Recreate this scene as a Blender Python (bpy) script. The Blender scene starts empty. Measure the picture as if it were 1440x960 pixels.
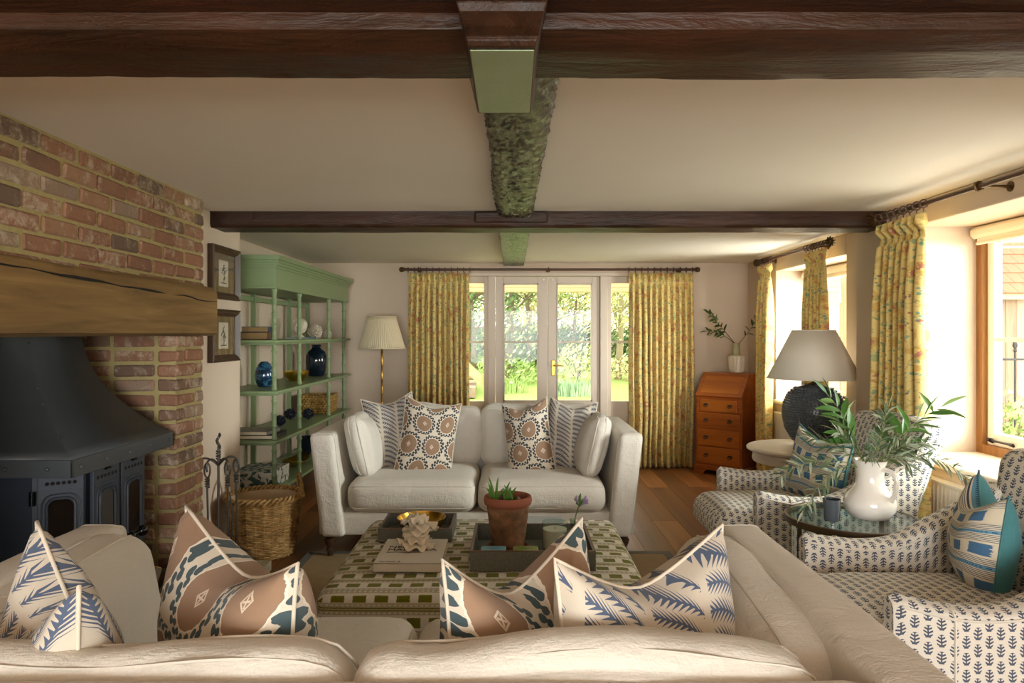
import bpy, bmesh, math, random
from mathutils import Vector, Matrix, noise as mnoise
R = math.radians
PI = math.pi
random.seed(7)
SC = bpy.context.scene
COL = SC.collection

# ------------------------------------------------------------------ camera
CAMZ = 1.428
cam_d = bpy.data.cameras.new('camera'); cam = bpy.data.objects.new('camera', cam_d); COL.objects.link(cam)
cam.location = (0, 0, CAMZ); cam.rotation_euler = (R(90), 0, 0)
cam_d.sensor_width = 36; cam_d.lens = 25.0; cam_d.shift_y = -10 / 1440; cam_d.clip_start = .05
SC.camera = cam
# ------------------------------------------------------------------ sky, overcast spring daylight
W = bpy.data.worlds.new('overcast_sky'); SC.world = W; W.use_nodes = True
bg = W.node_tree.nodes['Background']
bg.inputs[0].default_value = (.98, 1.0, .97, 1); bg.inputs[1].default_value = 2.9
SC.view_settings.view_transform = 'Standard'; SC.view_settings.look = 'None'
SC.view_settings.gamma = 1; SC.view_settings.use_curve_mapping = False
SC.view_settings.exposure = 1.02
SC.cycles.max_bounces = 10; SC.cycles.diffuse_bounces = 7; SC.cycles.transparent_max_bounces = 16
SC.cycles.sample_clamp_indirect = 8; SC.cycles.caustics_reflective = False; SC.cycles.caustics_refractive = False
def portal(loc, rot, sx, sy):
    l = bpy.data.lights.new('daylight_portal', 'AREA'); l.shape = 'RECTANGLE'; l.size = sx; l.size_y = sy
    l.cycles.is_portal = True
    o = bpy.data.objects.new('daylight_portal', l); COL.objects.link(o); o.location = loc; o.rotation_euler = rot
portal((.39, 7.95, 1.05), (R(-90), 0, 0), 2.2, 2.1)          # french doors
portal((2.95, 3.45, 1.4), (0, R(90), 0), 1.4, 1.6)           # window by the armchairs
portal((3.0, 6.15, 1.4), (0, R(90), 0), 1.35, 1.55)          # window in the far corner
portal((2.95, -1.9, 1.3), (0, R(90), 0), 1.7, 1.4)            # window opening added behind the camera to let light in
portal((.3, -5.3, 1.1), (R(90), 0, 0), 4.0, 2.0)             # wide opening added behind the camera to brighten the room

def daylight_fill(loc, rot, sx, sy, watt):      # unseen lamp added outside a window opening to brighten the room
    l = bpy.data.lights.new('added_window_fill', 'AREA'); l.shape = 'RECTANGLE'; l.size = sx; l.size_y = sy; l.energy = watt; l.color = (.96, .99, 1)
    o = bpy.data.objects.new('added_window_fill', l); COL.objects.link(o); o.location = loc; o.rotation_euler = rot
daylight_fill((.3, -5.6, 1.15), (R(90), 0, 0), 3.9, 2.0, 215)
daylight_fill((3.1, -1.9, 1.3), (0, R(90), 0), 1.7, 1.3, 5)
daylight_fill((3.1, 3.4, 1.45), (0, R(90), 0), 1.2, 1.15, 14)
daylight_fill((3.15, 6.1, 1.45), (0, R(90), 0), 1.2, 1.15, 40)

_d = Vector((-.4, 4.6, .75)) - Vector((7.0, .6, 2.3))          # large unseen lamp added outside, aimed through the window by the armchairs
daylight_fill((7.0, .6, 2.3), _d.to_track_quat('-Z', 'Y').to_euler(), 3.2, 2.6, 1050)

# ------------------------------------------------------------------ node helper
def lin(h):
    h = h.lstrip('#'); o = []
    for i in (0, 2, 4):
        c = int(h[i:i+2], 16) / 255
        o.append(c / 12.92 if c <= .04045 else ((c + .055) / 1.055) ** 2.4)
    return (*o, 1)
class S:
    """a socket with arithmetic"""
    def __init__(s, t, k): s.t = t; s.k = k
    def _m(s, op, *a, clamp=False):
        n = s.t.nodes.new('ShaderNodeMath'); n.operation = op; n.use_clamp = clamp
        for i, x in enumerate((s,) + a):
            if isinstance(x, S): s.t.links.new(x.k, n.inputs[i])
            else: n.inputs[i].default_value = x
        return S(s.t, n.outputs[0])
    def __add__(s, o): return s._m('ADD', o)
    __radd__ = __add__
    def __sub__(s, o): return s._m('SUBTRACT', o)
    def __rsub__(s, o): return (s * -1) + o
    def __mul__(s, o): return s._m('MULTIPLY', o)
    __rmul__ = __mul__
    def __truediv__(s, o): return s._m('DIVIDE', o)
    def __lt__(s, o): return s._m('LESS_THAN', o)
    def __gt__(s, o): return s._m('GREATER_THAN', o)
    def fr(s): return s._m('FRACT')
    def fl(s): return s._m('FLOOR')
    def ab(s): return s._m('ABSOLUTE')
    def mn(s, o): return s._m('MINIMUM', o)
    def mx(s, o): return s._m('MAXIMUM', o)
    def sin(s): return s._m('SINE')
    def cos(s): return s._m('COSINE')
    def sqrt(s): return s._m('SQRT')
    def pw(s, o): return s._m('POWER', o)
    def at2(s, o): return s._m('ARCTAN2', o)
    def cl(s): return s._m('ADD', 0.0, clamp=True)
    def ss(s, a, b):
        n = s.t.nodes.new('ShaderNodeMapRange'); n.interpolation_type = 'SMOOTHSTEP'
        n.inputs[1].default_value = a; n.inputs[2].default_value = b
        s.t.links.new(s.k, n.inputs[0]); return S(s.t, n.outputs[0])
class Mat:
    def __init__(m, name, col='#808080', rough=.6, metal=0, spec=.5, **kw):
        m.m = bpy.data.materials.new(name); m.m.use_nodes = True; m.t = m.m.node_tree
        m.b = m.t.nodes['Principled BSDF']
        m.b.inputs['Roughness'].default_value = rough; m.b.inputs['Metallic'].default_value = metal
        m.b.inputs['Specular IOR Level'].default_value = spec
        if col is not None: m.b.inputs['Base Color'].default_value = lin(col)
        for k, v in kw.items(): m.b.inputs[k.replace('_', ' ')].default_value = v
    def node(m, ty, **kw):
        n = m.t.nodes.new(ty)
        for k, v in kw.items(): setattr(n, k, v)
        return n
    def link(m, a, b): m.t.links.new(a.k if isinstance(a, S) else a, b)
    def coord(m, kind='Object'):
        return m.node('ShaderNodeTexCoord').outputs[kind]
    def uv(m):
        s = m.node('ShaderNodeSeparateXYZ'); m.link(m.coord('UV'), s.inputs[0])
        return S(m.t, s.outputs[0]), S(m.t, s.outputs[1])
    def xyz(m, kind='Object'):
        s = m.node('ShaderNodeSeparateXYZ'); m.link(m.coord(kind), s.inputs[0])
        return [S(m.t, s.outputs[i]) for i in range(3)]
    def vec(m, x, y, z=0.0):
        c = m.node('ShaderNodeCombineXYZ')
        for i, a in enumerate((x, y, z)):
            if isinstance(a, S): m.link(a, c.inputs[i])
            else: c.inputs[i].default_value = a
        return c.outputs[0]
    def rnd(m): return S(m.t, m.node('ShaderNodeObjectInfo').outputs['Random'])
    def mapv(m, v, scale=(1,1,1), loc=None):
        n = m.node('ShaderNodeMapping'); m.link(v, n.inputs[0]); n.inputs['Scale'].default_value = scale
        if loc is not None: m.link(loc, n.inputs['Location'])
        return n.outputs[0]
    def noise(m, v, scale=5, detail=4, rough=.55, dist=0):
        n = m.node('ShaderNodeTexNoise'); m.link(v, n.inputs['Vector'])
        n.inputs['Scale'].default_value = scale; n.inputs['Detail'].default_value = detail
        n.inputs['Roughness'].default_value = rough; n.inputs['Distortion'].default_value = dist
        return S(m.t, n.outputs[0])
    def voro(m, v, scale=5, feature='F1', out='Distance', rnd=1):
        n = m.node('ShaderNodeTexVoronoi', feature=feature); m.link(v, n.inputs['Vector'])
        n.inputs['Scale'].default_value = scale; n.inputs['Randomness'].default_value = rnd
        return S(m.t, n.outputs[out])
    def mix(m, f, a, b, mode='MIX'):
        n = m.node('ShaderNodeMix', data_type='RGBA', blend_type=mode)
        if isinstance(f, S): m.link(f, n.inputs[0])
        else: n.inputs[0].default_value = f
        for i, c in ((6, a), (7, b)):
            if isinstance(c, str): n.inputs[i].default_value = lin(c)
            elif isinstance(c, tuple): n.inputs[i].default_value = c
            else: m.link(c, n.inputs[i])
        return n.outputs[2]
    def ramp(m, f, stops):
        n = m.node('ShaderNodeValToRGB'); m.link(f, n.inputs[0]); e = n.color_ramp.elements
        while len(e) < len(stops): e.new(.5)
        for i, (p, c) in enumerate(stops): e[i].position = p; e[i].color = lin(c)
        return n.outputs[0]
    def col(m, c): m.link(c, m.b.inputs['Base Color']); return m
    def rough(m, s): m.link(s, m.b.inputs['Roughness']); return m
    def bump(m, h, strength=.3, dist=.01):
        n = m.node('ShaderNodeBump'); n.inputs['Strength'].default_value = strength; n.inputs['Distance'].default_value = dist
        m.link(h, n.inputs['Height']); m.link(n.outputs[0], m.b.inputs['Normal']); return m

# ------------------------------------------------------------------ mesh helper
class MB:
    def __init__(s): s.v = []; s.f = []; s.uv = {}; s.mi = []; s.cur = 0
    def add(s, vs, fs, uvs=None):
        b = len(s.v); s.v += [tuple(x) for x in vs]
        for f in fs: s.f.append(tuple(b + i for i in f)); s.mi.append(s.cur)
        if uvs:
            for i, u in enumerate(uvs): s.uv[b + i] = u
        return s
    def box(s, x0, x1, y0, y1, z0, z1):
        v = [(x, y, z) for x in (x0, x1) for y in (y0, y1) for z in (z0, z1)]
        return s.add(v, [(0,1,3,2), (4,6,7,5), (0,4,5,1), (2,3,7,6), (0,2,6,4), (1,5,7,3)])
    def hexa(s, v8): # same order as box
        return s.add(v8, [(0,1,3,2), (4,6,7,5), (0,4,5,1), (2,3,7,6), (0,2,6,4), (1,5,7,3)])
    def prism(s, poly, a, b, axis='y'):
        """extrude a 2D polygon along an axis: y -> poly (x,z); x -> poly (y,z); z -> poly (x,y)"""
        n = len(poly); vs = []
        for t in (a, b):
            for p, q in poly:
                vs.append({'y': (p, t, q), 'x': (t, p, q), 'z': (p, q, t)}[axis])
        fs = [tuple(range(n)), tuple(range(2*n-1, n-1, -1))] + [(i, n+i, n+(i+1) % n, (i+1) % n) for i in range(n)]
        return s.add(vs, fs)
    def lathe(s, prof, seg=24, c=(0,0,0), sx=1, sy=1, caps=True):
        n = len(prof); vs = []; uvs = []; L = 0
        for j, (r, z) in enumerate(prof):
            if j: L += math.hypot(r - prof[j-1][0], z - prof[j-1][1])
            for i in range(seg):
                a = 2*PI*i/seg; vs.append((c[0] + r*math.cos(a)*sx, c[1] + r*math.sin(a)*sy, c[2] + z)); uvs.append((i/seg, L))
        fs = []
        for j in range(n-1):
            for i in range(seg):
                k = (i+1) % seg; fs.append((j*seg+i, j*seg+k, (j+1)*seg+k, (j+1)*seg+i))
        if caps:
            if prof[0][0] > 1e-5: fs.append(tuple(range(seg-1, -1, -1)))
            if prof[-1][0] > 1e-5: fs.append(tuple((n-1)*seg + i for i in range(seg)))
        return s.add(vs, fs, uvs)
    def tube(s, path, r, seg=8, closed=False, caps=True):
        P = [Vector(p) for p in path]; n = len(P); rs = r if isinstance(r, (list, tuple)) else [r]*n
        vs = []; up = None
        for i in range(n):
            if closed: d = P[(i+1) % n] - P[i-1]
            else: d = P[min(i+1, n-1)] - P[max(i-1, 0)]
            if d.length < 1e-9: d = Vector((0, 0, 1))
            d.normalize()
            if up is None:
                up = Vector((0, 0, 1)) if abs(d.z) < .9 else Vector((1, 0, 0))
            a = d.cross(up)
            if a.length < 1e-6: a = d.cross(Vector((1, .3, 0)))
            a.normalize(); b = a.cross(d); up = b
            for k in range(seg):
                t = 2*PI*k/seg; vs.append(P[i] + (a*math.cos(t) + b*math.sin(t))*rs[i])
        fs = []
        for i in range(n if closed else n-1):
            j = (i+1) % n
            for k in range(seg):
                l = (k+1) % seg; fs.append((i*seg+k, i*seg+l, j*seg+l, j*seg+k))
        if caps and not closed:
            fs.append(tuple(range(seg-1, -1, -1))); fs.append(tuple((n-1)*seg + k for k in range(seg)))
        return s.add(vs, fs)
    def grid(s, fn, nu, nv, wrapu=False, uvfn=None):
        """fn(i/nu, j/nv) -> point"""
        vs = []; uvs = []; cu = nu if wrapu else nu + 1
        for j in range(nv + 1):
            for i in range(cu):
                vs.append(fn(i/nu, j/nv)); uvs.append(uvfn(i/nu, j/nv) if uvfn else (i/nu, j/nv))
        fs = []
        for j in range(nv):
            for i in range(nu):
                k = (i+1) % cu; fs.append((j*cu+i, j*cu+k, (j+1)*cu+k, (j+1)*cu+i))
        return s.add(vs, fs, uvs)
    def sphere(s, c, r, seg=16, rings=10):
        rx, ry, rz = r if isinstance(r, (list, tuple)) else (r, r, r)
        prof = [(math.sin(PI*j/rings), -math.cos(PI*j/rings)) for j in range(rings+1)]
        prof[0] = (1e-4, -1); prof[-1] = (1e-4, 1)
        n0 = len(s.v); s.lathe(prof, seg, caps=False)
        s.v[n0:] = [(c[0] + x*rx, c[1] + y*ry, c[2] + z*rz) for x, y, z in s.v[n0:]]
        return s
    def soft(s, c, size, r=.05, puff=(0,0,0), n=10, wob=0, seed=0, fn=None, uvoff=(0, 0)):
        """rounded, puffed box; fn(x,y,z) -> point deforms it in local coordinates; box-projected UVs in metres"""
        hx, hy, hz = [a/2 for a in size]; h = (hx, hy, hz); r = min(r, hx, hy, hz)
        idx = {}; vs = []; uvs = []; fs = []
        def vert(p, ax):
            q = Vector([p[i]*h[i] for i in range(3)])
            core = Vector([max(-h[i]+r, min(h[i]-r, q[i])) for i in range(3)])
            d = q - core
            if d.length > 1e-9: q = core + d.normalized()*r
            for i in range(3):
                j, k = (i+1) % 3, (i+2) % 3
                q[i] += puff[i]*p[i]*(1-p[j]**2)*(1-p[k]**2)
            if wob:
                w = mnoise.noise_vector(Vector((q[0]*7+seed*13.1, q[1]*7+seed*3.7, q[2]*7)))
                q += w*wob
            o = q.copy()
            if fn: q = Vector(fn(*q))
            u = {0: (o[1], o[2]), 1: (o[0], o[2]), 2: (o[0], o[1])}[ax]
            return (q[0]+c[0], q[1]+c[1], q[2]+c[2]), (u[0]+uvoff[0], u[1]+uvoff[1])
        def ease(t):   # crowd vertices to the edges
            t = 2*t-1; return math.sin(t*PI/2)*.75 + t*.25
        for ax in range(3):
            for sg in (-1, 1):
                b = len(vs); m = n
                for j in range(m+1):
                    for i in range(m+1):
                        p = [0, 0, 0]; p[ax] = sg; p[(ax+1) % 3] = ease(i/m); p[(ax+2) % 3] = ease(j/m)
                        P, u = vert(p, ax); vs.append(P); uvs.append(u)
                for j in range(m):
                    for i in range(m):
                        q = (b+j*(m+1)+i, b+j*(m+1)+i+1, b+(j+1)*(m+1)+i+1, b+(j+1)*(m+1)+i)
                        fs.append(q if sg > 0 else q[::-1])
        return s.add(vs, fs, uvs)
    def xf(s, M, start=0):
        s.v[start:] = [tuple(M @ Vector(p)) for p in s.v[start:]]; return s
    def mesh(s, name, mats, smooth=True, angle=40, weld=False):
        me = bpy.data.meshes.new(name); me.from_pydata(s.v, [], s.f)
        if s.uv:
            l = me.uv_layers.new(name='UVMap')
            dat = [0.0] * (2*len(me.loops))
            for i, lp in enumerate(me.loops):
                u = s.uv.get(lp.vertex_index)
                if u: dat[2*i], dat[2*i+1] = u
            l.data.foreach_set('uv', dat)
        for m in (mats if isinstance(mats, (list, tuple)) else [mats]): me.materials.append(m.m if isinstance(m, Mat) else m)
        me.polygons.foreach_set('material_index', s.mi)
        bm = bmesh.new(); bm.from_mesh(me)
        if weld: bmesh.ops.remove_doubles(bm, verts=bm.verts, dist=weld)
        bmesh.ops.recalc_face_normals(bm, faces=bm.faces)
        bm.to_mesh(me); bm.free()
        if smooth:
            me.polygons.foreach_set('use_smooth', [True]*len(me.polygons))
            if angle < 180: me.set_sharp_from_angle(angle=R(angle))
        me.update(); return me
    def build(s, name, mats, parent=None, smooth=True, angle=40, weld=False, bevel=0, seg=2, loc=None, kind=None, label=None):
        o = bpy.data.objects.new(name, s.mesh(name, mats, smooth, angle, weld)); COL.objects.link(o)
        if parent is not None: o.parent = parent
        if loc: o.location = loc
        if bevel: bev(o, bevel, seg)
        if kind: o['kind'] = kind
        if label: o['label'] = label
        return o
def bev(o, w, seg=2):
    b = o.modifiers.new('bevel', 'BEVEL'); b.width = w; b.segments = seg; b.limit_method = 'ANGLE'; b.angle_limit = R(40)
def inst(name, me, parent=None, loc=(0,0,0), rot=None, scale=None):
    o = bpy.data.objects.new(name, me); COL.objects.link(o); o.parent = parent; o.location = loc
    if rot is not None: o.rotation_euler = rot
    if scale is not None: o.scale = scale
    return o
def thing(name, label, cat, loc=(0,0,0), rz=0, group=None, kind=None):
    o = bpy.data.objects.new(name, None); COL.objects.link(o); o.location = loc; o.rotation_euler = (0, 0, rz)
    o.empty_display_size = .1
    return tag(o, label, cat, group, kind)
def tag(o, label=None, cat=None, group=None, kind=None):
    if label: o['label'] = label
    if cat: o['category'] = cat
    if group: o['group'] = group
    if kind: o['kind'] = kind
    return o
def bez(p0, p1, p2, n=10):
    p0, p1, p2 = Vector(p0), Vector(p1), Vector(p2)
    return [p0*(1-t)**2 + p1*2*t*(1-t) + p2*t*t for t in [i/n for i in range(n+1)]]
def lerp(a, b, t): return a + (b-a)*t
# ------------------------------------------------------------------ materials
M = {}
def plain(key, col, rough=.6, metal=0, **kw): M[key] = Mat(key, col, rough, metal, **kw); return M[key]
def plaster(key, a, b):
    m = Mat(key, a, .85, spec=.2); p = m.coord(); n = m.noise(p, 3, 4)
    m.col(m.mix(n, a, b)); m.bump(m.noise(p, 90, 3), .08, .004); M[key] = m
plaster('wall', '#cdbba6', '#d4c2ae'); plaster('ceiling', '#e9e1d3', '#ede6d9')
plain('white_paint', '#cfbfae', .45); plain('sash_white', '#f0ebe2', .4)
plain('sill_paint', '#e9dccb', .5); plain('radiator', '#e4dccf', .4); plain('blind', '#e8ddc9', .8)
# glass: clear, slightly reflective sheet
def sheet_glass(key, tint='#ffffff', refl=1.0):
    m = Mat(key, tint, 0); t = m.t
    tr = m.node('ShaderNodeBsdfTransparent'); tr.inputs[0].default_value = lin(tint)
    gl = m.node('ShaderNodeBsdfGlossy'); gl.inputs['Roughness'].default_value = .02
    fr = m.node('ShaderNodeFresnel'); fr.inputs[0].default_value = 1.45
    mx = m.node('ShaderNodeMixShader')
    ge = m.node('ShaderNodeNewGeometry'); m.link((S(t, fr.outputs[0]) * refl * (1.0 - S(t, ge.outputs['Backfacing']))).cl(), mx.inputs[0]); m.link(tr.outputs[0], mx.inputs[1]); m.link(gl.outputs[0], mx.inputs[2])
    m.link(mx.outputs[0], t.nodes['Material Output'].inputs[0]); M[key] = m
sheet_glass('window_glass', '#f4f5f2', .6); sheet_glass('clear_glass', '#eef4f2'); sheet_glass('table_glass', '#e2efec')
sheet_glass('frame_glass', '#f7f7f7', 1.6)
def wood(key, dark, mid, light, axis=0, rough=.35, scale=1.0, coat=0, bump=.25, rnd=.0):
    m = Mat(key, mid, rough); sc = [26*scale]*3; sc[axis] = 1.6*scale
    c = m.coord()
    if rnd:
        r = m.rnd(); v = m.mapv(c, sc, m.vec(r*37.0, r*11.0, r*23.0))
    else: v = m.mapv(c, sc)
    g = m.noise(v, 1, 6, .62, .6); h = m.noise(m.mapv(c, [a*.22 for a in sc]), 1, 3)
    f = g*.65 + h*.45 - .05
    if rnd: f = f + (r - .5)*rnd
    m.col(m.ramp(f, [(.25, dark), (.52, mid), (.78, light)]))
    m.bump(g, bump, .004); m.b.inputs['Coat Weight'].default_value = coat; m.b.inputs['Coat Roughness'].default_value = .18
    M[key] = m; return m
wood('plank', '#4c2e1b', '#764624', '#9a6436', 1, .36, .9, 0, .12, .32)
wood('bureau', '#6e2f0c', '#9c4f17', '#b9701f', 0, .3, .9, .25, .05)
wood('bureau_drawer', '#7a380f', '#aa5f1e', '#c47c2c', 0, .3, .5, .25, .05)
wood('oak_frame', '#6e4721', '#93642f', '#ab7c41', 2, .5, 1, 0, .2)
wood('lintel', '#54401f', '#856638', '#a88a57', 1, .8, .9, 0, .8)
wood('picture_frame', '#2e1d12', '#46301f', '#5c432d', 2, .4, 1, 0, .2)
wood('leg_wood', '#22140c', '#3a2516', '#4c3320', 2, .35, 1, 0, .1)
wood('porch_wood', '#a98a63', '#c7a77b', '#d8bd93', 0, .7, .6)
wood('log', '#8a6235', '#b98d56', '#d6b07a', 0, .8, .6)
wood('shed_board', '#7a6250', '#9d8570', '#b5a08b', 2, .8, .8, 0, .3, .5)
def beam_mat(key, axis):
    m = Mat(key, '#2c1912', .3, spec=.32); c = m.coord(); sc = [22.0]*3; sc[axis] = 1.5
    g = m.noise(m.mapv(c, sc), 1, 7, .65, .8); h = m.noise(c, 2.2, 3); e = m.noise(c, 60, 4, .6)
    m.col(m.ramp(g*.6 + h*.5 - .06, [(.25, '#190f0a'), (.5, '#38200f'), (.66, '#442414'), (.82, '#532c19')]))
    sc2 = [14.0]*3; sc2[axis] = 3.0
    k = m.noise(m.mapv(c, sc2), 1, 5, .6, 1.2)
    m.bump(k*.8 + g*.3 + e*.12, .55, .02); m.rough(g*.3 + .30); M[key] = m
beam_mat('beam_x', 0); beam_mat('beam_y', 1)
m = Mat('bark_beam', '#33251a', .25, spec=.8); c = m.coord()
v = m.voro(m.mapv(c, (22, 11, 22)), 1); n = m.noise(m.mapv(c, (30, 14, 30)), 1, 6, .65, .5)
m.col(m.ramp(n, [(.34, '#1c140d'), (.48, '#3a2c1e'), (.58, '#76775c'), (.75, '#9aa080')])); m.bump(n*1.0 + v*.5, .75, .022); M['bark_beam'] = m  # pale green stops put the lawn reflection into the beam colour
m = Mat('lawn_reflection_tint', '#82936c', .38, spec=.7); c = m.coord(); n = m.noise(m.mapv(c, (60, 25, 60)), 1, 5); n2 = m.noise(c, 9, 4)
m.col(m.mix(n2, '#71825c', '#8e9e78')); m.bump(n, .25, .004); M['lawn_reflection_tint'] = m  # green lawn reflection on the underside, painted as base colour
# brick
m = Mat('brick', '#8a5037', .9, spec=.2); c = m.coord(); r = m.rnd()
v = m.mapv(c, (1, 1, 1), m.vec(r*17.0, r*29.0, r*7.0))
n = m.noise(v, 9, 6, .65); w = m.noise(v, 14, 7, .75, .4); s_ = m.noise(v, 60, 4, .6)
base = m.ramp(r*.9 + n*.4 - .15, [(.1, '#5b463d'), (.28, '#7b4f3d'), (.46, '#915f47'), (.62, '#80533f'), (.78, '#9a7054'), (.95, '#8a7667')])
base = m.mix(s_.ss(.55, .75)*.5, base, '#5a4034')
r2 = (r*91.7).fr(); base = m.mix(.22, base, '#a08c74')
m.col(m.mix((w + r2*.14 - .05).ss(.50, .72)*.75, base, '#c3b39c')); m.bump(n*.8 + s_*.6, .6, .008); M['brick'] = m
m = Mat('mortar', '#a5956a', .95, spec=.1); c = m.coord(); n = m.noise(c, 40, 5); m.col(m.mix(n, '#958659', '#b3a476')); m.bump(n, .5, .006); M['mortar'] = m
plain('soot', '#15110f', .95)
m = Mat('stone', '#a39577', .85); c = m.coord(); n = m.noise(c, 7, 6); m.col(m.mix(n, '#8d8064', '#b6a98b')); m.bump(n, .4, .01); M['stone'] = m
# metals
plain('canopy_steel', '#43474a', .48, .2); plain('cast_iron', '#363c47', .5, .1); plain('stove_glass', '#1b1512', .08, 0, spec=.6)
plain('black_gloss', '#0d0d0e', .15); plain('black_iron', '#5b5650', .38, .75); plain('rail_black', '#1d1e20', .5)
plain('brass', '#a8823e', .28, 1); plain('old_brass', '#5a4527', .4, .8); plain('gold', '#c7a348', .3, 1); plain('bronze', '#5f4f3c', .38, .8)
plain('pole_wood', '#4a2a1c', .35); plain('chrome', '#9a9a98', .2, 1); plain('dark_steel', '#3c3c3e', .35, .7)
# glaze
m = Mat('green_paint', '#7f9269', .42); M['green_paint'] = m
plain('white_glaze', '#efe9df', .12, Coat_Weight=.5); plain('ceramic_matt', '#d4c8b6', .6); plain('celadon', '#a8a380', .35)
plain('navy_glaze', '#0d1b2a', .1, spec=.8); plain('navy_dark', '#141b2b', .35); plain('charcoal_glaze', '#4b5259', .2, spec=.7)
m = Mat('swirl_glass', '#12202f', .08, spec=.8); c = m.coord()
n = m.noise(m.mapv(c, (6, 6, 22)), 1, 4, .6, 1.5)
m.col(m.ramp(n, [(.35, '#0b121c'), (.5, '#15324c'), (.56, '#3d7496'), (.6, '#101a26'), (.68, '#8b6a4d'), (.74, '#0d1722')])); M['swirl_glass'] = m
plain('shell', '#ebe0cc', .5); plain('wax', '#efe8d8', .5, Subsurface_Weight=.2)
plain('paper', '#e4dcc9', .8); plain('cover_white', '#ded8cd', .5); plain('page', '#d8cbae', .85); plain('page_old', '#93784e', .85); plain('ink', '#1c1b1b', .7)
plain('cover_brown', '#4b2b1c', .5); plain('cover_navy', '#27344d', .5); plain('cover_grey', '#85807a', .5); plain('cover_black', '#22211f', .4)
plain('cover_blue', '#6fa3b2', .55); plain('cover_green', '#7c8b3c', .55); plain('cover_pale', '#a9b6bd', .4)
m = Mat('terracotta', '#8a5a3c', .9); c = m.coord(); n = m.noise(c, 11, 6, .65); w = m.noise(c, 30, 5)
m.col(m.ramp(n*.7 + w*.35 - .02, [(.3, '#4a3826'), (.45, '#6d4e34'), (.58, '#8b6243'), (.72, '#a3835f')])); m.bump(w, .3, .004); M['terracotta'] = m
plain('terracotta_rim', '#8c5038', .8); plain('soil', '#2d2018', .95)
plain('shoot', '#4f7a2c', .5); plain('stem_green', '#6f7f45', .6); plain('twig', '#5a4128', .7); plain('lilac', '#9d86b4', .6)
def leafm(key, a, b, back=None):
    m = Mat(key, a, .45); r = m.rnd(); c = m.mix(r, a, b)
    if back:
        g = m.node('ShaderNodeNewGeometry'); c = m.mix(S(m.t, g.outputs['Backfacing'])*.8, c, back)
    m.col(c); M[key] = m
leafm('olive_leaf', '#3c5330', '#566b45', '#a3ad94'); leafm('broad_leaf', '#335c1e', '#4f8030', '#7f9f5c'); leafm('dark_leaf', '#2d4520', '#4c6430')
# woven grey tray
m = Mat('shagreen', '#5c5d54', .55); c = m.coord(); v = m.voro(c, 260); m.col(m.mix(v, '#4e5048', '#75766a')); m.bump(v, .3, .002); M['shagreen'] = m
plain('tray_edge', '#5f4430', .45)
# wicker
def wicker(key, a, b, c3):
    m = Mat(key, b, .7); c = m.coord(); n = m.noise(c, 25, 4); m.col(m.ramp(n, [(.3, a), (.5, b), (.7, c3)])); M[key] = m
wicker('wicker', '#755529', '#a07b45', '#bf9c66'); wicker('seagrass', '#7a5a26', '#a07d3f', '#bf9d5c')
plain('liner', '#b09a7c', .9)
# rug
m = Mat('sisal', '#a6906f', .95, spec=.1); u, v, z = m.xyz()
w = (u*420.0).sin()*(v*420.0).sin(); n = m.noise(m.coord(), 40, 4)
m.col(m.mix(n*.6 + w*.25 + .2, '#8a7354', '#b8a27e')); m.bump(w, .4, .004); M['sisal'] = m
plain('rug_tape', '#6a665e', .9)
# ---- cloth
def weave(m, amt=.12, sc=900):
    u, v = m.uv()
    return ((u*sc).sin() + (v*sc).sin())
def linen(key, a, b, bump=.12):
    m = Mat(key, a, .92, spec=.15); m.b.inputs['Sheen Weight'].default_value = .15
    c = m.coord(); n = m.noise(m.mapv(c, (160, 160, 30)), 1, 3); n2 = m.noise(m.mapv(c, (30, 160, 160)), 1, 3)
    w = m.noise(c, 9, 4, .55, .6)
    m.col(m.mix(n*.6 + n2*.4, a, b)); m.bump(n*.4 + n2*.4 + w*2.2, bump, .012); M[key] = m
linen('linen', '#cec8bd', '#dcd6cb', .42); linen('seam', '#c2bbae', '#d0c9bd', .05)
linen('lamp_linen', '#dcd4c5', '#e6dfd1', .04); linen('teal_velvet', '#3f7277', '#4e858a', .06); linen('pipe_cream', '#d3c7b4', '#ddd2c1', .05)
m = Mat('pleat_shade', '#d6c7a8', .85); M['pleat_shade'] = m
def cloth(key, a, b):
    m = Mat(key, a, .92, spec=.15); m.b.inputs['Sheen Weight'].default_value = .12
    u, v = m.uv(); n = m.noise(m.vec(u*900.0, v*120.0), 1, 2); n2 = m.noise(m.vec(u*120.0, v*900.0), 1, 2)
    w = m.noise(m.coord(), 8, 3)
    m.bump(n*.3 + n2*.3 + w*1.2, .15, .008)
    return m, u, v, m.mix(n*.5 + n2*.5, a, b)
# small sprig block print of the armchairs
m, u, v, base = cloth('sprig_print', '#cbc3b4', '#dad3c6')
cw, ch = .034, .050
cx = u/cw; colm = cx.fl(); par = (colm*.5).fr()*2.0
x = cx.fr() - .5 + (m.noise(m.vec(u, v), 40, 1) - .5)*.14; y = (v/ch + par*.5).fr() - .5
a = x.ab()
stem = (a < .055)*(y.ab() < .36)
lf = (((y + .40 - a*.40)/.215).fr() < .52)*(a < (.40 - (y + .05).ab()*.45))*(y.ab() < .34)
foot = (((y + .36).ab() < .035)*(a < .2))
f = stem.mx(lf).mx(foot)
m.col(m.mix(f*.92, base, '#2a3b55')); M['sprig_print'] = m
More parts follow.
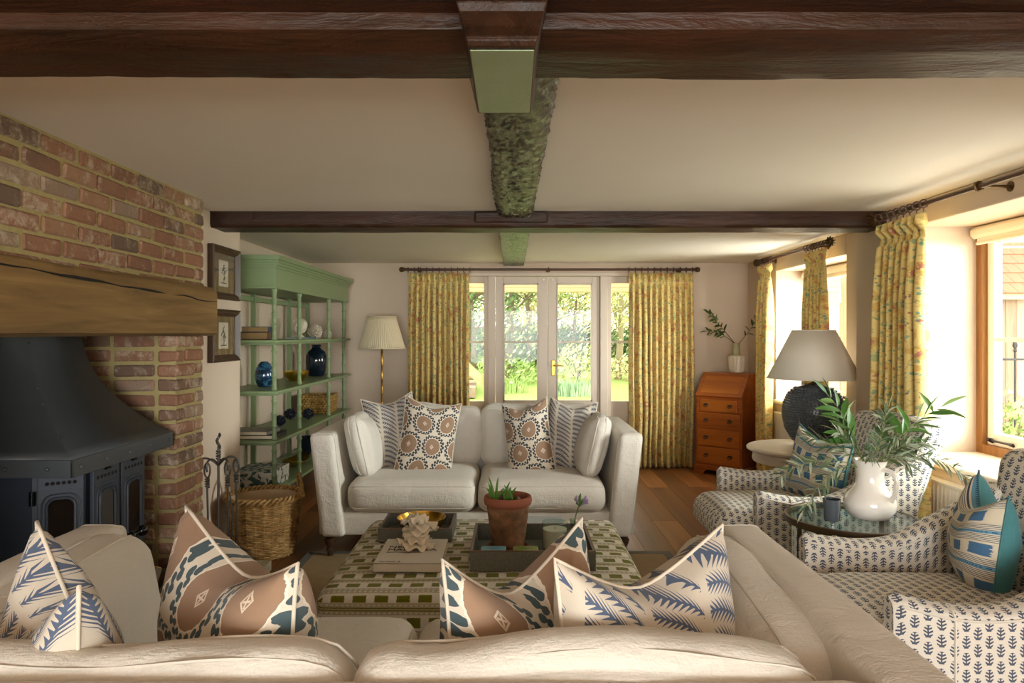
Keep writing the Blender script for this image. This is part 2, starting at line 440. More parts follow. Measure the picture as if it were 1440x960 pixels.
# fern fronds in curved rows
def ferns(key, ink, colw, step, thick, curve, ser):
    m, u, v, base = cloth(key, '#c1b7a7', '#cec5b6')
    cx = u/colw; k = cx.fl(); x = cx.fr() - .5; a = x + .5
    y = v + a*a*curve + (k*.37).fr()*step
    t = (y/step).fr() - .5; d = t*step; da = d.ab()
    tip = 1.0 - (a - .35)*(a - .35)*2.2
    sv = (a*colw*ser + da*ser*.8).fr()
    leaf = (da < thick*(1.0 - sv*1.15)*tip)
    spine = da < thick*.10
    f = spine.mx(leaf)*(x < .40)*(x > -.47)
    m.col(m.mix(f*.92, base, ink)); M[key] = m
ferns('fern_print', '#3a5070', .165, .060, .031, .10, 72.0)
ferns('fern_stripe', '#2f3b54', .115, .036, .022, .07, 85.0)
# ovals ringed with teal leaves
def medallion(key, cw, chh, amp):
    m, u, v, base = cloth(key, '#cbc0ae', '#d7cdbd')
    row = (v/chh).fl(); par = (row*.5).fr()*2.0
    x = ((u/cw + par*.5).fr() - .5)*cw; y = ((v/chh).fr() - .5)*chh
    wob = (m.noise(m.vec(u, v), 45, 2) - .5)*.10
    rx, ry = cw*.5, chh*.58
    r = ((x/rx)*(x/rx) + (y/ry)*(y/ry)).sqrt() + wob
    ang = (y/ry).at2(x/rx)
    disc = r < .63; line = (r > .63)*(r < .66)
    seg = 19.0/(2*PI)
    s1 = (ang*seg).fr(); s2 = (ang*seg + .5).fr()
    def blob(s, rc, hr, hs):
        dx = (s - .5)/hs; dy = (r - rc)/hr
        return (dx*dx + dy*dy) < 1.0
    teal = blob(s1, .75, .075, .36).mx(blob(s2, .885, .085, .36)).mx(blob((ang*seg + .25).fr(), .81, .05, .16))
    lx = x.ab()/(rx*.17); ly = y.ab()/(ry*.19); dm = lx + ly
    dia = (dm > .72)*(dm < 1.0); cr = ((x.ab() < rx*.02)*(ly < .6)).mx((y.ab() < ry*.02)*(lx < .6))
    c = m.mix(disc, base, '#967a64'); c = m.mix(line*.8, c, '#e6dccb'); c = m.mix(dia.mx(cr)*.85, c, '#ded0bd')
    c = m.mix(teal*.93, c, amp); m.col(c); M[key] = m
medallion('medallion_print', .24, .26, '#25444e'); medallion('medallion_small', .17, .175, '#1d2c38')
# ottoman: ikat checks in bands
m, u, v, base = cloth('ikat_print', '#d8d3c6', '#e4e0d5')
jag = (m.noise(m.vec(u*30.0, v*260.0), 1, 2) - .5)*.012; jv = (m.noise(m.vec(u*260.0, v*30.0), 1, 2) - .5)*.006
P = .196; t = ((v + jv)/P).fr()*P
def band(lo, hi): return (t > lo)*(t < hi)
blk = (((u + jag)/.083).fr() < .62); blk2 = (((u + jag + .0415)/.083).fr() < .62)
dots = (u/.02).fr() < .5
c = m.mix(band(.0, .046)*blk, base, '#6c6b12'); c = m.mix(band(.098, .136)*blk2, c, '#74732a')
c = m.mix(band(.054, .088), c, '#b3ab90'); c = m.mix(band(.060, .067)*dots, c, '#dcd8cd'); c = m.mix(band(.076, .083)*dots, c, '#c2cac9')
c = m.mix(band(.146, .19), c, '#b5ac8c'); c = m.mix(band(.150, .156)*dots, c, '#d9d6cc'); c = m.mix(band(.178, .184)*dots, c, '#c9cdcb')
c = m.mix(band(.160, .164).mx(band(.169, .173)), c, '#6c6826')
m.col(c); M['ikat_print'] = m
# striped blue cushion
m, u, v, base = cloth('blue_stripe', '#c6bda6', '#d3cab5')
P = .135; t = (v/P).fr()*P
def band(lo, hi): return (t > lo)*(t < hi)
jg = (m.noise(m.vec(u*20.0, v*300.0), 1, 2) - .5)*.012
blk = ((u + jg + (v/P).fl()*.021)/.082 + 0.1).fr() < .55
c = m.mix(band(.0, .045)*blk, base, '#456a8c')
c = m.mix(band(.050, .126)*((v/.0065).fr() < .36), c, '#3a4a60')
c = m.mix(band(.086, .098), c, '#5c8ca6'); c = m.mix(band(.090, .094)*((u/.008).fr() < .5), c, '#2c547c')
m.col(c); M['blue_stripe'] = m
# floral curtain
m, u, v, base = cloth('floral_curtain', '#d8be76', '#e0c885')
p = m.vec(u, v); wv = m.noise(p, 9, 3)
q = m.vec(u + wv*.06, v + m.noise(m.vec(v, u), 9, 3)*.06)
d1 = m.voro(q, 10); d2 = m.voro(q, 24); d3 = m.voro(q, 44); n1 = m.noise(p, 17, 3); n2 = m.noise(m.vec(v, u, 3.0), 13, 3)
vine = ((m.noise(p, 11, 2, .5, 1.2) - .5).ab() < .022)
c = m.mix(vine*.5, base, '#ab9450')
c = m.mix((d2 < .36)*(n1 > .52)*.7, c, '#7f9a72'); c = m.mix((d3 < .34)*(n2 > .53)*.75, c, '#5f978a')
c = m.mix((d1 < .34)*.8*(d1 > .22), c, '#c99f55'); c = m.mix((d1 < .23)*.8*(n2 > .46), c, '#b0675c')
c = m.mix((d3 < .26)*(n1 < .44)*.8, c, '#a9554c'); c = m.mix((d1 < .10)*.7, c, '#d9c489')
m.col(c); m.b.inputs['Transmission Weight'].default_value = 0; M['floral_curtain'] = m
m = Mat('leaf_paper', '#d3cfc2', .7); c = m.coord(); n = m.noise(m.mapv(c, (14, 14, 14)), 1, 2, .4, 1.6)
m.col(m.mix(n.ss(.5, .53), '#cfcabd', '#3f6058')); M['leaf_paper'] = m
m = Mat('sketch_print', '#ded6c4', .8); u_, v_, w_ = m.xyz()
n = m.noise(m.mapv(m.coord(), (60, 60, 60)), 1, 5, .7, .5)
mask = (u_*u_*90.0 + v_*v_*110.0) < 1.0
M['sketch_print'] = m; plain('sketch_ink', '#3a3833', .8); plain('mount', '#7d6a4e', .8)
# garden
m = Mat('lawn', '#6d8f3a', .95, spec=.1); c = m.coord(); n = m.noise(c, 1.2, 5); n2 = m.noise(c, 60, 3)
m.col(m.mix(n*.6 + n2*.4, '#7b8f45', '#a5b56c')); M['lawn'] = m
m = Mat('bare_soil', '#8d7057', .95); c = m.coord(); n = m.noise(c, 6, 6); m.col(m.mix(n, '#6f5845', '#ad9580')); M['bare_soil'] = m
m = Mat('terrace', '#b9ae9c', .9); c = m.coord(); n = m.noise(c, 3, 5); m.col(m.mix(n, '#a89d8b', '#c8beac')); M['terrace'] = m
plain('trunk', '#6b5c45', .95); plain('bark_pale', '#8c7f60', .9)
def foli(key, a, b):
    m = Mat(key, a, .8, spec=.2); n = m.noise(m.coord(), 3, 4); m.col(m.mix(n.ss(.35, .65), a, b))
    M[key] = m
foli('foliage_spring', '#a3ab62', '#cfcd96'); foli('foliage_ivy', '#3f5a33', '#6b8150'); foli('foliage_mid', '#76904a', '#a5b872')
foli('foliage_dark', '#36502f', '#5b7448'); foli('foliage_straw', '#c0b07c', '#ddd0a6'); foli('foliage_blue', '#86a07c', '#b0c49f'); foli('blossom', '#d6c77a', '#ecdfa6')
plain('roof_tile', '#a3654a', .9); plain('outer_wall', '#b08a70', .9)
# ------------------------------------------------------------------ the room
H = 2.2
def struct(o, label=None, cat=None): return tag(o, label, cat, None, 'structure')
floor = MB().box(-2.7, 2.9, -5.2, 7.86, -.12, -.012).build('floor', M['soot']); struct(floor, 'wide board wooden floor under the whole sitting room', 'floor')
pm = MB().box(-.5, .5, -.5, .5, -.5, .5).mesh('plank', M['plank'], False)
rng = random.Random(3); PW = .195
for i in range(int(5.0/PW)+1):
    x = -2.24 + i*PW; y = -5.0 - rng.random()*1.4
    while y < 7.72:
        L = rng.choice((1.15, 1.5, 1.85, 2.2)); y1 = min(y+L, 7.8); y0 = max(y, -5.1)
        if y1 - y0 > .05: inst('plank', pm, floor, (x + PW/2, (y0+y1)/2, -.0095), None, (PW-.0018, y1-y0-.0018, .019 + rng.random()*.0012))
        y += L
struct(MB().box(-2.7, 2.95, -5.2, 7.86, H, H+.12).build('ceiling', M['ceiling']), 'flat plastered off-white ceiling between the dark beams', 'ceiling')
def wall_x(b, x0, x1, y0, y1, ops):
    y = y0
    for (a, c, z0, z1) in sorted(ops):
        if a > y: b.box(x0, x1, y, a, 0, H)
        if z0 > 0: b.box(x0, x1, a, c, 0, z0)
        if z1 < H: b.box(x0, x1, a, c, z1, H)
        y = c
    b.box(x0, x1, y, y1, 0, H); return b
b = MB(); wall_x(b, 2.35, 2.86, -5.2, 4.86, [(2.75, 4.2, .725, 2.06), (-2.6, -1.2, .5, 2.0)]); wall_x(b, 2.56, 2.95, 4.86, 7.86, [(5.45, 6.9, .79, 2.04)])
struct(b.build('wall_right', M['wall'], smooth=False, bevel=.008, seg=2), 'thick plastered wall with deep window reveals', 'wall')
b = MB(); b.box(-2.45, -1.895, 4.085, 4.96, 0, H); b.box(-2.45, -2.2, 4.96, 7.86, 0, H); b.box(-2.45, -1.895, -5.2, 1.5, 0, H)
struct(b.build('wall_left', M['wall'], smooth=False, bevel=.008), 'plastered wall beside the brick chimney and behind the green shelves', 'wall')
b = MB(); b.box(-2.2, -.66, 7.72, 7.86, 0, H); b.box(1.44, 2.56, 7.72, 7.86, 0, H); b.box(-.66, 1.44, 7.72, 7.86, 2.1, H)
struct(b.build('wall_back', M['wall'], smooth=False), 'far plastered wall around the french doors', 'wall')
b = MB(); b.box(-1.9, -1.7, -5.2, -5.0, 0, H); b.box(2.3, 2.36, -5.2, -5.0, 0, H); b.box(-1.7, 2.3, -5.2, -5.0, 2.12, H); b.box(-1.7, 2.3, -5.2, -5.0, 0, .06)
struct(b.build('wall_front', M['wall'], smooth=False), 'wall behind the camera with a wide opening added to let light in', 'wall')
b = MB(); b.box(-2.2, -.72, 7.70, 7.72, 0, .13); b.box(1.5, 2.56, 7.70, 7.72, 0, .13); struct(b.build('baseboard_back', M['white_paint'], smooth=False), 'painted skirting board along the far wall', 'baseboard')
b = MB(); b.box(-2.2, -2.18, 4.96, 7.70, 0, .13); b.box(-1.895, -1.875, 4.09, 4.96, 0, .13); struct(b.build('baseboard_left', M['white_paint'], smooth=False), 'painted skirting board along the left wall', 'baseboard')
b = MB(); b.box(2.54, 2.56, 4.86, 7.70, 0, .13); b.box(2.33, 2.35, -5.0, 4.86, 0, .13); struct(b.build('baseboard_right', M['white_paint'], smooth=False), 'painted skirting board along the window wall', 'baseboard')

# chimney breast: mortar core, every brick laid on it
XF = -1.77
b = MB(); b.box(-2.6, XF-.010, 1.5, 4.077, 1.432, H); b.box(-2.6, XF-.010, 3.766, 4.077, 0, 1.432); b.box(-2.6, XF-.010, 1.5, 1.99, 0, 1.432)
chim = b.build('wall_chimney', M['mortar'], smooth=False); struct(chim, 'brick chimney breast with buff mortar joints', 'wall')
struct(MB().box(-2.72, -2.6, 1.5, 4.08, 0, H).build('wall_hearth', M['soot'], smooth=False), 'sooty back of the fireplace recess', 'wall')
def brick_mesh(name, d, seed):
    rg = random.Random(seed); bm = bmesh.new(); bmesh.ops.create_cube(bm, size=1)
    for v in bm.verts: v.co = Vector([v.co[i]*d[i] + rg.uniform(-1, 1)*.004 for i in range(3)])
    bmesh.ops.bevel(bm, geom=bm.edges[:], offset=.007 + rg.random()*.004, segments=1, affect='EDGES')
    me = bpy.data.meshes.new(name); bm.to_mesh(me); bm.free(); me.materials.append(M['brick'].m)
    me.polygons.foreach_set('use_smooth', [False]*len(me.polygons)); return me
CP = .0784; BL = .235; J = .0135
long_y = [brick_mesh('brick', (.105, BL-J, CP-J), k) for k in range(6)]
head_y = [brick_mesh('brick', (.105, .094, CP-J), 20+k) for k in range(4)]
long_x = [brick_mesh('brick', (BL-J, .094, CP-J), 40+k) for k in range(4)]
rb = random.Random(11)
def brick(me, x, y, z): inst('brick', rb.choice(me), chim, (x + rb.uniform(-.0025, .0025), y, z + rb.uniform(-.0015, .0015)))
for k in range(7):
    z = H - CP*(k+.5) - .004; y = 4.083
    if k % 2: brick(head_y, XF-.0525, y-.047, z); y -= .094 + J
    while y - BL > 1.45: brick(long_y, XF-.0525, y-(BL-J)/2, z); y -= BL
z = 1.432 - CP*.5; k = 0
while z > .0:
    if k % 2 == 0:      # stretcher at the jamb corner, header outside
        brick(long_y, XF-.0525, 3.758+(BL-J)/2, z); brick(head_y, XF-.0525, 4.083-.047, z); x = XF-.105-J
    else:
        brick(head_y, XF-.0525, 3.758+.047, z); brick(long_y, XF-.0525, 4.083-(BL-J)/2, z); x = XF-.105-J
        inst('brick', rb.choice(long_x), chim, (x-(BL-J)/2+.0, 3.758+.047, z)); x -= BL
    while x > -2.45:
        inst('brick', rb.choice(long_x), chim, (x-(BL-J)/2, 3.758+.047, z)); x -= BL
    if k % 2: brick(long_y, XF-.0525, 1.985-(BL-J)/2, z); brick(long_y, XF-.0525, 1.985-BL-(BL-J)/2, z)
    else: brick(head_y, XF-.0525, 1.985-.047, z); brick(long_y, XF-.0525, 1.985-.094-J-(BL-J)/2, z); brick(head_y, XF-.0525, 1.985-.094-J-BL-.047, z)
    z -= CP; k += 1
# lintel and beams: hewn timber, wavering profile along its length
def timber(name, prof, a, b, axis, mat, n=60, amp=.006, seed=0, fine=.003, fstep=.035, ff=25):
    """prof: list of (p,q) cross-section; swept along axis x (p=y,q=z) or y (p=x,q=z)"""
    # refine the section
    pts = []
    for i in range(len(prof)):
        p, q = Vector(prof[i]), Vector(prof[(i+1) % len(prof)]); m_ = max(1, int((q-p).length/fstep))
        for k in range(m_): pts.append(p.lerp(q, k/m_))
    c = sum(pts, Vector((0, 0)))/len(pts); N = len(pts); vs = []
    for j in range(n+1):
        t = lerp(a, b, j/n)
        for p in pts:
            w = mnoise.noise(Vector((t*1.3 + seed*7, p.x*3, p.y*3)))*amp + mnoise.noise(Vector((t*ff*.45, p.x*ff + seed, p.y*ff)))*fine
            d = (p-c).normalized(); q = p + d*w
            vs.append((t, q.x, q.y) if axis == 'x' else (q.x, t, q.y))
    fs = [(j*N+i, j*N+(i+1) % N, (j+1)*N+(i+1) % N, (j+1)*N+i) for j in range(n) for i in range(N)]
    fs += [tuple(range(N)), tuple(n*N + i for i in range(N))]
    return MB().add(vs, fs).build(name, mat, angle=50)
lin_prof = [(-1.70, 1.435), (-1.70, 1.665), (-1.725, 1.70), (-1.80, 1.705), (-2.05, 1.705), (-2.05, 1.425), (-1.73, 1.42)]
o = timber('fireplace_lintel', lin_prof, 1.45, 4.11, 'y', M['lintel'], 60, .012, 2, .003); tag(o, 'long rough oak lintel spanning the brick fireplace opening', 'lintel')
# a drying split along the lintel face
b = MB(); path = []
for i in range(26):
    t = i/25; y = 2.0 + 2.1*t; path.append((-1.6985 + mnoise.noise(Vector((y*3, 0, 2)))*.003, y, 1.672 - .06*t + mnoise.noise(Vector((y*5, 1, 0)))*.012))
rs = [.0015 + .0055*abs(math.sin(i*.5))*math.sin(PI*i/25) for i in range(26)]
b.tube(path, rs, 5); c_ = b.build('split', M['soot'], o)
BZ = CAMZ
near = timber('ceiling_beam', [(1.545, H+.03), (1.545, BZ+.662), (1.60, BZ+.635), (1.765, BZ+.635), (1.80, BZ+.68), (1.80, H+.03)], -2.0, 2.5, 'x', M['beam_x'], 90, .008, 5, .003)
tag(near, 'heavy dark ceiling beam crossing the top of the picture', 'beam')
b = MB().prism([(1.50, BZ+.705), (1.548, BZ+.70), (1.548, H+.02), (1.46, H+.02), (1.47, BZ+.74)], -2.0, 2.5, 'x'); b.build('upper_board', M['beam_x'], near, smooth=False)
far = timber('ceiling_beam', [(4.46, H+.03), (4.46, BZ+.69), (4.475, BZ+.672), (4.70, BZ+.672), (4.715, BZ+.69), (4.715, H+.03)], -1.93, 2.42, 'x', M['beam_x'], 80, .006, 9, .003)
tag(far, 'dark cross beam in front of the green shelves and far ceiling', 'beam')
b = MB(); b.hexa([(-.235, 4.44, BZ+.70), (-.235, 4.44, H), (-.235, 4.47, BZ+.70), (-.235, 4.47, H), (.225, 4.44, BZ+.70), (.225, 4.44, H), (.225, 4.47, BZ+.70), (.225, 4.47, H)]); b.build('joint_plate', M['beam_x'], far, smooth=False, bevel=.012)
def arch(hw, zt, zb, cx=0): return [(cx+hw*math.cos(a), zt + (zb-zt)*min(1, math.sin(a)*1.25)) for a in [PI*i/10 for i in range(11)]] + [(cx-hw, H+.03), (cx+hw, H+.03)]
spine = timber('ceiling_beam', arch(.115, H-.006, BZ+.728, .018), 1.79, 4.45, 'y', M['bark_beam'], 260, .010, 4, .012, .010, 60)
tag(spine, 'gnarled central ceiling beam running from the carved block to the cross beam', 'beam')
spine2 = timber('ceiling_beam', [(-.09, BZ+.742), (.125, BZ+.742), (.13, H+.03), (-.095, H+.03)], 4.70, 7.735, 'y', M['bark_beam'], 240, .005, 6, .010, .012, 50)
tag(spine2, 'short flat central beam reaching the wall above the french doors', 'beam')
# carved corbel block under the near beam
t = thing('beam_corbel', 'carved timber block with a smooth underside beneath the near beam', 'corbel', (0, 0, 0))
prof = [(1.945, BZ+.61), (1.93, BZ+.60), (1.485, BZ+.60), (1.475, BZ+.612), (1.478, BZ+.618), (1.455, BZ+.630), (1.43, BZ+.650), (1.425, BZ+.668), (1.40, BZ+.672), (1.39, BZ+.70), (1.36, BZ+.72), (1.36, H), (1.95, H)]
b = MB(); n = len(prof); hw0, hw1 = .071, .112
vs = []
for s_ in (-1, 1):
    for (y, z) in prof: k = (z-(BZ+.6))/(H-BZ-.6); vs.append((-.021 + s_*lerp(hw0, hw1, min(1, k*1.3)), y, z))
b.add(vs, [tuple(range(n)), tuple(range(2*n-1, n-1, -1))] + [(i, n+i, n+(i+1) % n, (i+1) % n) for i in range(n)])
b.build('block', M['beam_y'], t, smooth=False, bevel=.004)
MB().box(-.021-.068, -.021+.068, 1.50, 1.92, BZ+.5975, BZ+.602).build('tinted_underside', M['lawn_reflection_tint'], t, smooth=False, bevel=.002, label='smooth underside of the block with a painted green lawn reflection')

# ---------------- french doors
def leaf(name, x0, x1, gx0, gx1, handle):
    t = thing(name, 'painted glazed door leaf %s' % handle[1], 'door', ((x0+x1)/2, 7.76, 0), kind='structure')
    c = (x0+x1)/2; x0 -= c; x1 -= c; gx0 -= c; gx1 -= c
    b = MB(); zt, zb = 1.98, .70; y0, y1 = -.025, .025
    b.box(x0, gx0, y0, y1, .02, 2.055); b.box(gx1, x1, y0, y1, .02, 2.055); b.box(gx0, gx1, y0, y1, zt, 2.055); b.box(gx0, gx1, y0, y1, .02, zb)
    b.build('frame', M['white_paint'], t, smooth=False, bevel=.004)
    MB().box(gx0, gx1, y0, y1-.01, 1.335, 1.355).build('glazing_bar', M['white_paint'], t, smooth=False)
    b = MB(); w = .014
    b.box(gx0, gx0+w, -.03, .0, zb, zt); b.box(gx1-w, gx1, -.03, .0, zb, zt); b.box(gx0, gx1, -.03, .0, zt-w, zt); b.box(gx0, gx1, -.03, .0, zb, zb+w)
    b.build('bead', M['white_paint'], t, smooth=False)
    b = MB(); b.box(gx0+.06, gx1-.06, -.03, -.02, .16, .54); b.build('lower_panel', M['white_paint'], t, smooth=False, bevel=.008)
    for z0, z1 in ((zb, 1.335), (1.355, zt)): MB().box(gx0, gx1, -.003, .003, z0, z1).build('pane', M['window_glass'], t, smooth=False)
    if handle[0]:
        hx = x0 + .055
        MB().box(hx-.02, hx+.02, -.034, -.025, .98, 1.15).build('handle_plate', M['brass'], t, smooth=False, bevel=.004)
        b = MB(); b.tube([(hx, -.03, 1.09), (hx, -.075, 1.09)], .009, 10); b.tube([(hx, -.075, 1.09), (hx+.03, -.08, 1.094), (hx+.11, -.075, 1.088)], [.009, .009, .006], 10)
        b.build('lever', M['brass'], t)
    b = MB(); b.tube([((x1-.045 if not handle[0] else x0+.045), -.034, 2.02), ((x1-.045 if not handle[0] else x0+.045), -.024, 2.02)], .007, 10); b.build('bolt', M['chrome'], t)
leaf('door_1', -.178, .389, -.094, .286, (0, 'left of the meeting line of the french doors'))
leaf('door_2', .393, .952, .486, .870, (1, 'with a brass lever handle, right of the meeting line'))
b = MB(); y0, y1 = 7.70, 7.83
b.box(-.66, 1.44, y0, y1, 2.06, 2.1); b.box(-.262, -.182, y0, y1, 0, 2.06); b.box(.956, 1.036, y0, y1, 0, 2.06); b.box(-.66, -.60, y0, y1, 0, 2.06); b.box(1.38, 1.44, y0, y1, 0, 2.06); b.box(-.66, 1.44, y0, y1, 0, .02)
o = b.build('trim_1', M['white_paint'], smooth=False, bevel=.006); struct(o, 'painted frame around the french doors and sidelights', 'door frame')
def sidelight(name, x0, x1, lab):
    t = thing(name, lab, 'window', ((x0+x1)/2, 7.77, 0), kind='structure'); hw = (x1-x0)/2; f = .045
    b = MB(); b.box(-hw, -hw+f, -.02, .02, .02, 2.06); b.box(hw-f, hw, -.02, .02, .02, 2.06); b.box(-hw+f, hw-f, -.02, .02, 1.985, 2.06); b.box(-hw+f, hw-f, -.02, .02, .02, .70)
    b.build('frame', M['white_paint'], t, smooth=False, bevel=.004)
    MB().box(-hw+f, hw-f, -.02, .015, 1.335, 1.355).build('glazing_bar', M['white_paint'], t, smooth=False)
    for z0, z1 in ((.70, 1.335), (1.355, 1.985)): MB().box(-hw+f, hw-f, -.003, .003, z0, z1).build('pane', M['window_glass'], t, smooth=False)
sidelight('window_1', -.60, -.262, 'glazed sidelight half hidden by the left door curtain'); sidelight('window_2', 1.036, 1.38, 'glazed sidelight half hidden by the right door curtain')

# ---------------- casement windows in the right wall
def casement(name, X, y0, y1, z0, z1, lab, nsash):
    t = thing(name, lab, 'window', (X, (y0+y1)/2, z0), kind='structure'); hw = (y1-y0)/2; h = z1-z0; f = .055
    b = MB(); b.box(-.05, .06, -hw, -hw+f, 0, h); b.box(-.05, .06, hw-f, hw, 0, h); b.box(-.05, .06, -hw+f, hw-f, 0, f); b.box(-.05, .06, -hw+f, hw-f, h-f, h)
    b.build('oak_frame', M['oak_frame'], t, smooth=False, bevel=.005)
    w = (2*hw-2*f)/nsash; s_ = .055
    for i in range(nsash):
        a = -hw+f+i*w; c = a+w
        b = MB(); b.box(-.02, .03, a, a+s_, f, h-f); b.box(-.02, .03, c-s_, c, f, h-f); b.box(-.02, .03, a+s_, c-s_, f, f+s_+.015); b.box(-.02, .03, a+s_, c-s_, h-f-s_, h-f)
        fr = b.build('sash', M['sash_white'], t, smooth=False, bevel=.004)
        zm = f + (h-2*f)*.50
        MB().box(-.015, .025, a+s_, c-s_, zm-.012, zm+.012).build('glazing_bar', M['sash_white'], fr, smooth=False)
        for p0, p1 in ((f+s_+.015, zm-.012), (zm+.012, h-f-s_)): MB().box(.003, .008, a+s_, c-s_, p0, p1).build('pane', M['window_glass'], fr, smooth=False)
        b = MB(); b.tube([(-.03, c-.05, f+.035), (-.045, c-.09, f+.03), (-.04, c-.24, f+.03)], [.007, .006, .008], 8); b.tube([(-.02, c-.05, f+.02), (-.05, c-.05, f+.035)], .01, 8); b.tube([(-.02, c-.22, f+.02), (-.045, c-.22, f+.03)], .008, 8)
        b.build('stay', M['dark_steel'], fr)
casement('window_3', 2.79, 2.75, 4.2, .735, 2.06, 'oak framed window beside the armchairs with white sashes', 2)
casement('window_4', 2.90, 5.45, 6.9, .80, 2.04, 'oak framed window in the far corner behind yellow curtains', 2)
o = MB().box(2.31, 2.80, 2.72, 4.2, .70, .737).build('trim_2', M['sill_paint'], smooth=False, bevel=.01); struct(o, 'pale sill of the window beside the armchairs', 'window sill')
o = MB().box(2.53, 2.90, 5.42, 6.9, .765, .80).build('trim_3', M['sill_paint'], smooth=False, bevel=.01); struct(o, 'pale sill of the far corner window', 'window sill')
def blind(X, y0, y1, z, lab):
    t = thing('roller_blind', lab, 'blind', (X, (y0+y1)/2, z)); hw = (y1-y0)/2
    b = MB(); prof = [(.0, 0), (-.035, .0), (-.052, .018), (-.052, .05), (-.035, .068), (0, .068)]
    b.prism(prof, -hw, hw, 'y'); b.build('cassette', M['blind'], t, smooth=True, angle=70, bevel=.006)
    b = MB(); b.tube([(-.03, -hw, .034), (-.03, -hw-.0, .034)], .02, 12); b.box(-.028, -.024, -hw+.03, hw-.03, -.025, .01); b.build('fabric', M['blind'], t, smooth=False)
    b = MB(); b.tube([(-.026, -hw+.03, -.028), (-.026, hw-.03, -.028)], .010, 10); b.build('bottom_bar', M['blind'], t)
blind(2.735, 2.80, 4.17, 1.985, 'cream roller blind rolled up in the window beside the armchairs')
blind(2.845, 5.48, 6.87, 1.965, 'cream roller blind rolled up in the far corner window')
def radiator(X, y0, y1, z0, z1, lab):
    t = thing('radiator', lab, 'radiator', (X, (y0+y1)/2, z0)); hw = (y1-y0)/2; h = z1-z0
    b = MB(); n = int((y1-y0)/.035)
    def f(u, v):
        y = -hw + 2*hw*u; k = (u*n) % 1; rib = .006*(1 if .25 < k < .75 else 0)
        e = 1 if .08 < v < .92 else 0
        return (-.055 - rib*e, y, h*v)
    b.grid(f, n*4, 12); b.build('front_panel', M['radiator'], t, smooth=False)
    b = MB(); b.box(-.052, -.0, -hw, hw, .0, h); b.build('body', M['radiator'], t, smooth=False)
    b = MB(); b.box(-.062, .0, -hw, hw, h, h+.012); b.build('top_grille', M['radiator'], t, smooth=False)
radiator(2.345, 2.85, 4.05, .13, .63, 'white panel radiator under the sill beside the armchairs')
radiator(2.555, 5.55, 6.8, .13, .68, 'white panel radiator under the far corner window')
# ------------------------------------------------------------------ curtains
def curtain(lab, P0, P1, nrm, z1, z0, n, amp, seed, bot=1.0, slack=2.1):
    """hangs from P0 to P1 (x,y); folds swing along nrm"""
    P0, P1, nrm = Vector(P0), Vector(P1), Vector(nrm); mid = (P0+P1)/2; W = (P1-P0).length; h = z1-z0; rg = random.Random(seed)
    ph = [rg.uniform(-.5, .5) for _ in range(n+2)]; am = [rg.uniform(.7, 1.25) for _ in range(n+2)]
    t = thing('curtain', lab, 'curtain', (mid.x, mid.y, z0), group=None)
    hd = .105/h
    def f(u, v):
        k = u*n; i = int(k); fr = k-i
        a = lerp(am[i], am[i+1], fr); p = lerp(ph[i], ph[i+1], fr)
        if v < hd: A = amp*.85*(.8 + .2*math.sin(v/hd*PI)) * (1 if v/hd < .8 else .5)
        else:
            q = (v-hd)/(1-hd); A = amp*a*(.45 + .65*min(1, q*5)**.7)
        w = lerp(.97, bot, max(0, v-hd)**1.2)
        if abs(v-hd) < .012: A *= .45
        s_ = math.sin(2*PI*(k + p*.25*min(1, v*3))); s_ = math.copysign(abs(s_)**.75, s_)
        d = A*s_ + .012*mnoise.noise(Vector((u*3+seed, v*2.5, 0)))*v*3
        along = (u-.5)*W*w + .012*math.cos(4*PI*k)*(.5 if v > hd else .2) + .02*mnoise.noise(Vector((seed*3.3, v*3, u*2)))*v
        e = (P1-P0).normalized(); q = e*along + nrm*d
        z = h*(1-v) + (.012*math.sin(2*PI*k)*(1 if v < .02 else 0))
        if v > .985: q = q + nrm*(.02*math.sin(k*9))
        return (q.x, q.y, z)
    vs_ = [0, hd*.5, hd*.85, hd*.97, hd*1.03, hd*1.2] ; vs_ += [lerp(hd*1.35, 1, j/34) for j in range(35)]
    b = MB(); b.grid(lambda u, w: f(u, vs_[min(len(vs_)-1, round(w*(len(vs_)-1)))]), n*14, len(vs_)-1, uvfn=lambda u, w: (u*W*slack + seed*.37, -vs_[min(len(vs_)-1, round(w*(len(vs_)-1)))]*h))
    o = b.build('drape', M['floral_curtain'], t, angle=180); so = o.modifiers.new('thickness', 'SOLIDIFY'); so.thickness = .004
    # gather cord stitched along the heading
    pts = []
    for i in range(n*10+1):
        x, y, z = f(i/(n*10), hd); q = Vector((x, y)) + nrm*(-.004); pts.append((q.x, q.y, z))
    MB().tube(pts, .0035, 5).build('gathering_cord', M['floral_curtain'], t)
    return t
def ring_at(b, c, axis, R_, r):
    pts = []
    for i in range(14):
        a = 2*PI*i/14; pts.append((c[0], c[1] + R_*math.cos(a), c[2] + R_*math.sin(a)) if axis == 'x' else (c[0] + R_*math.cos(a), c[1], c[2] + R_*math.sin(a)))
    b.tube(pts, r, 6, closed=True)
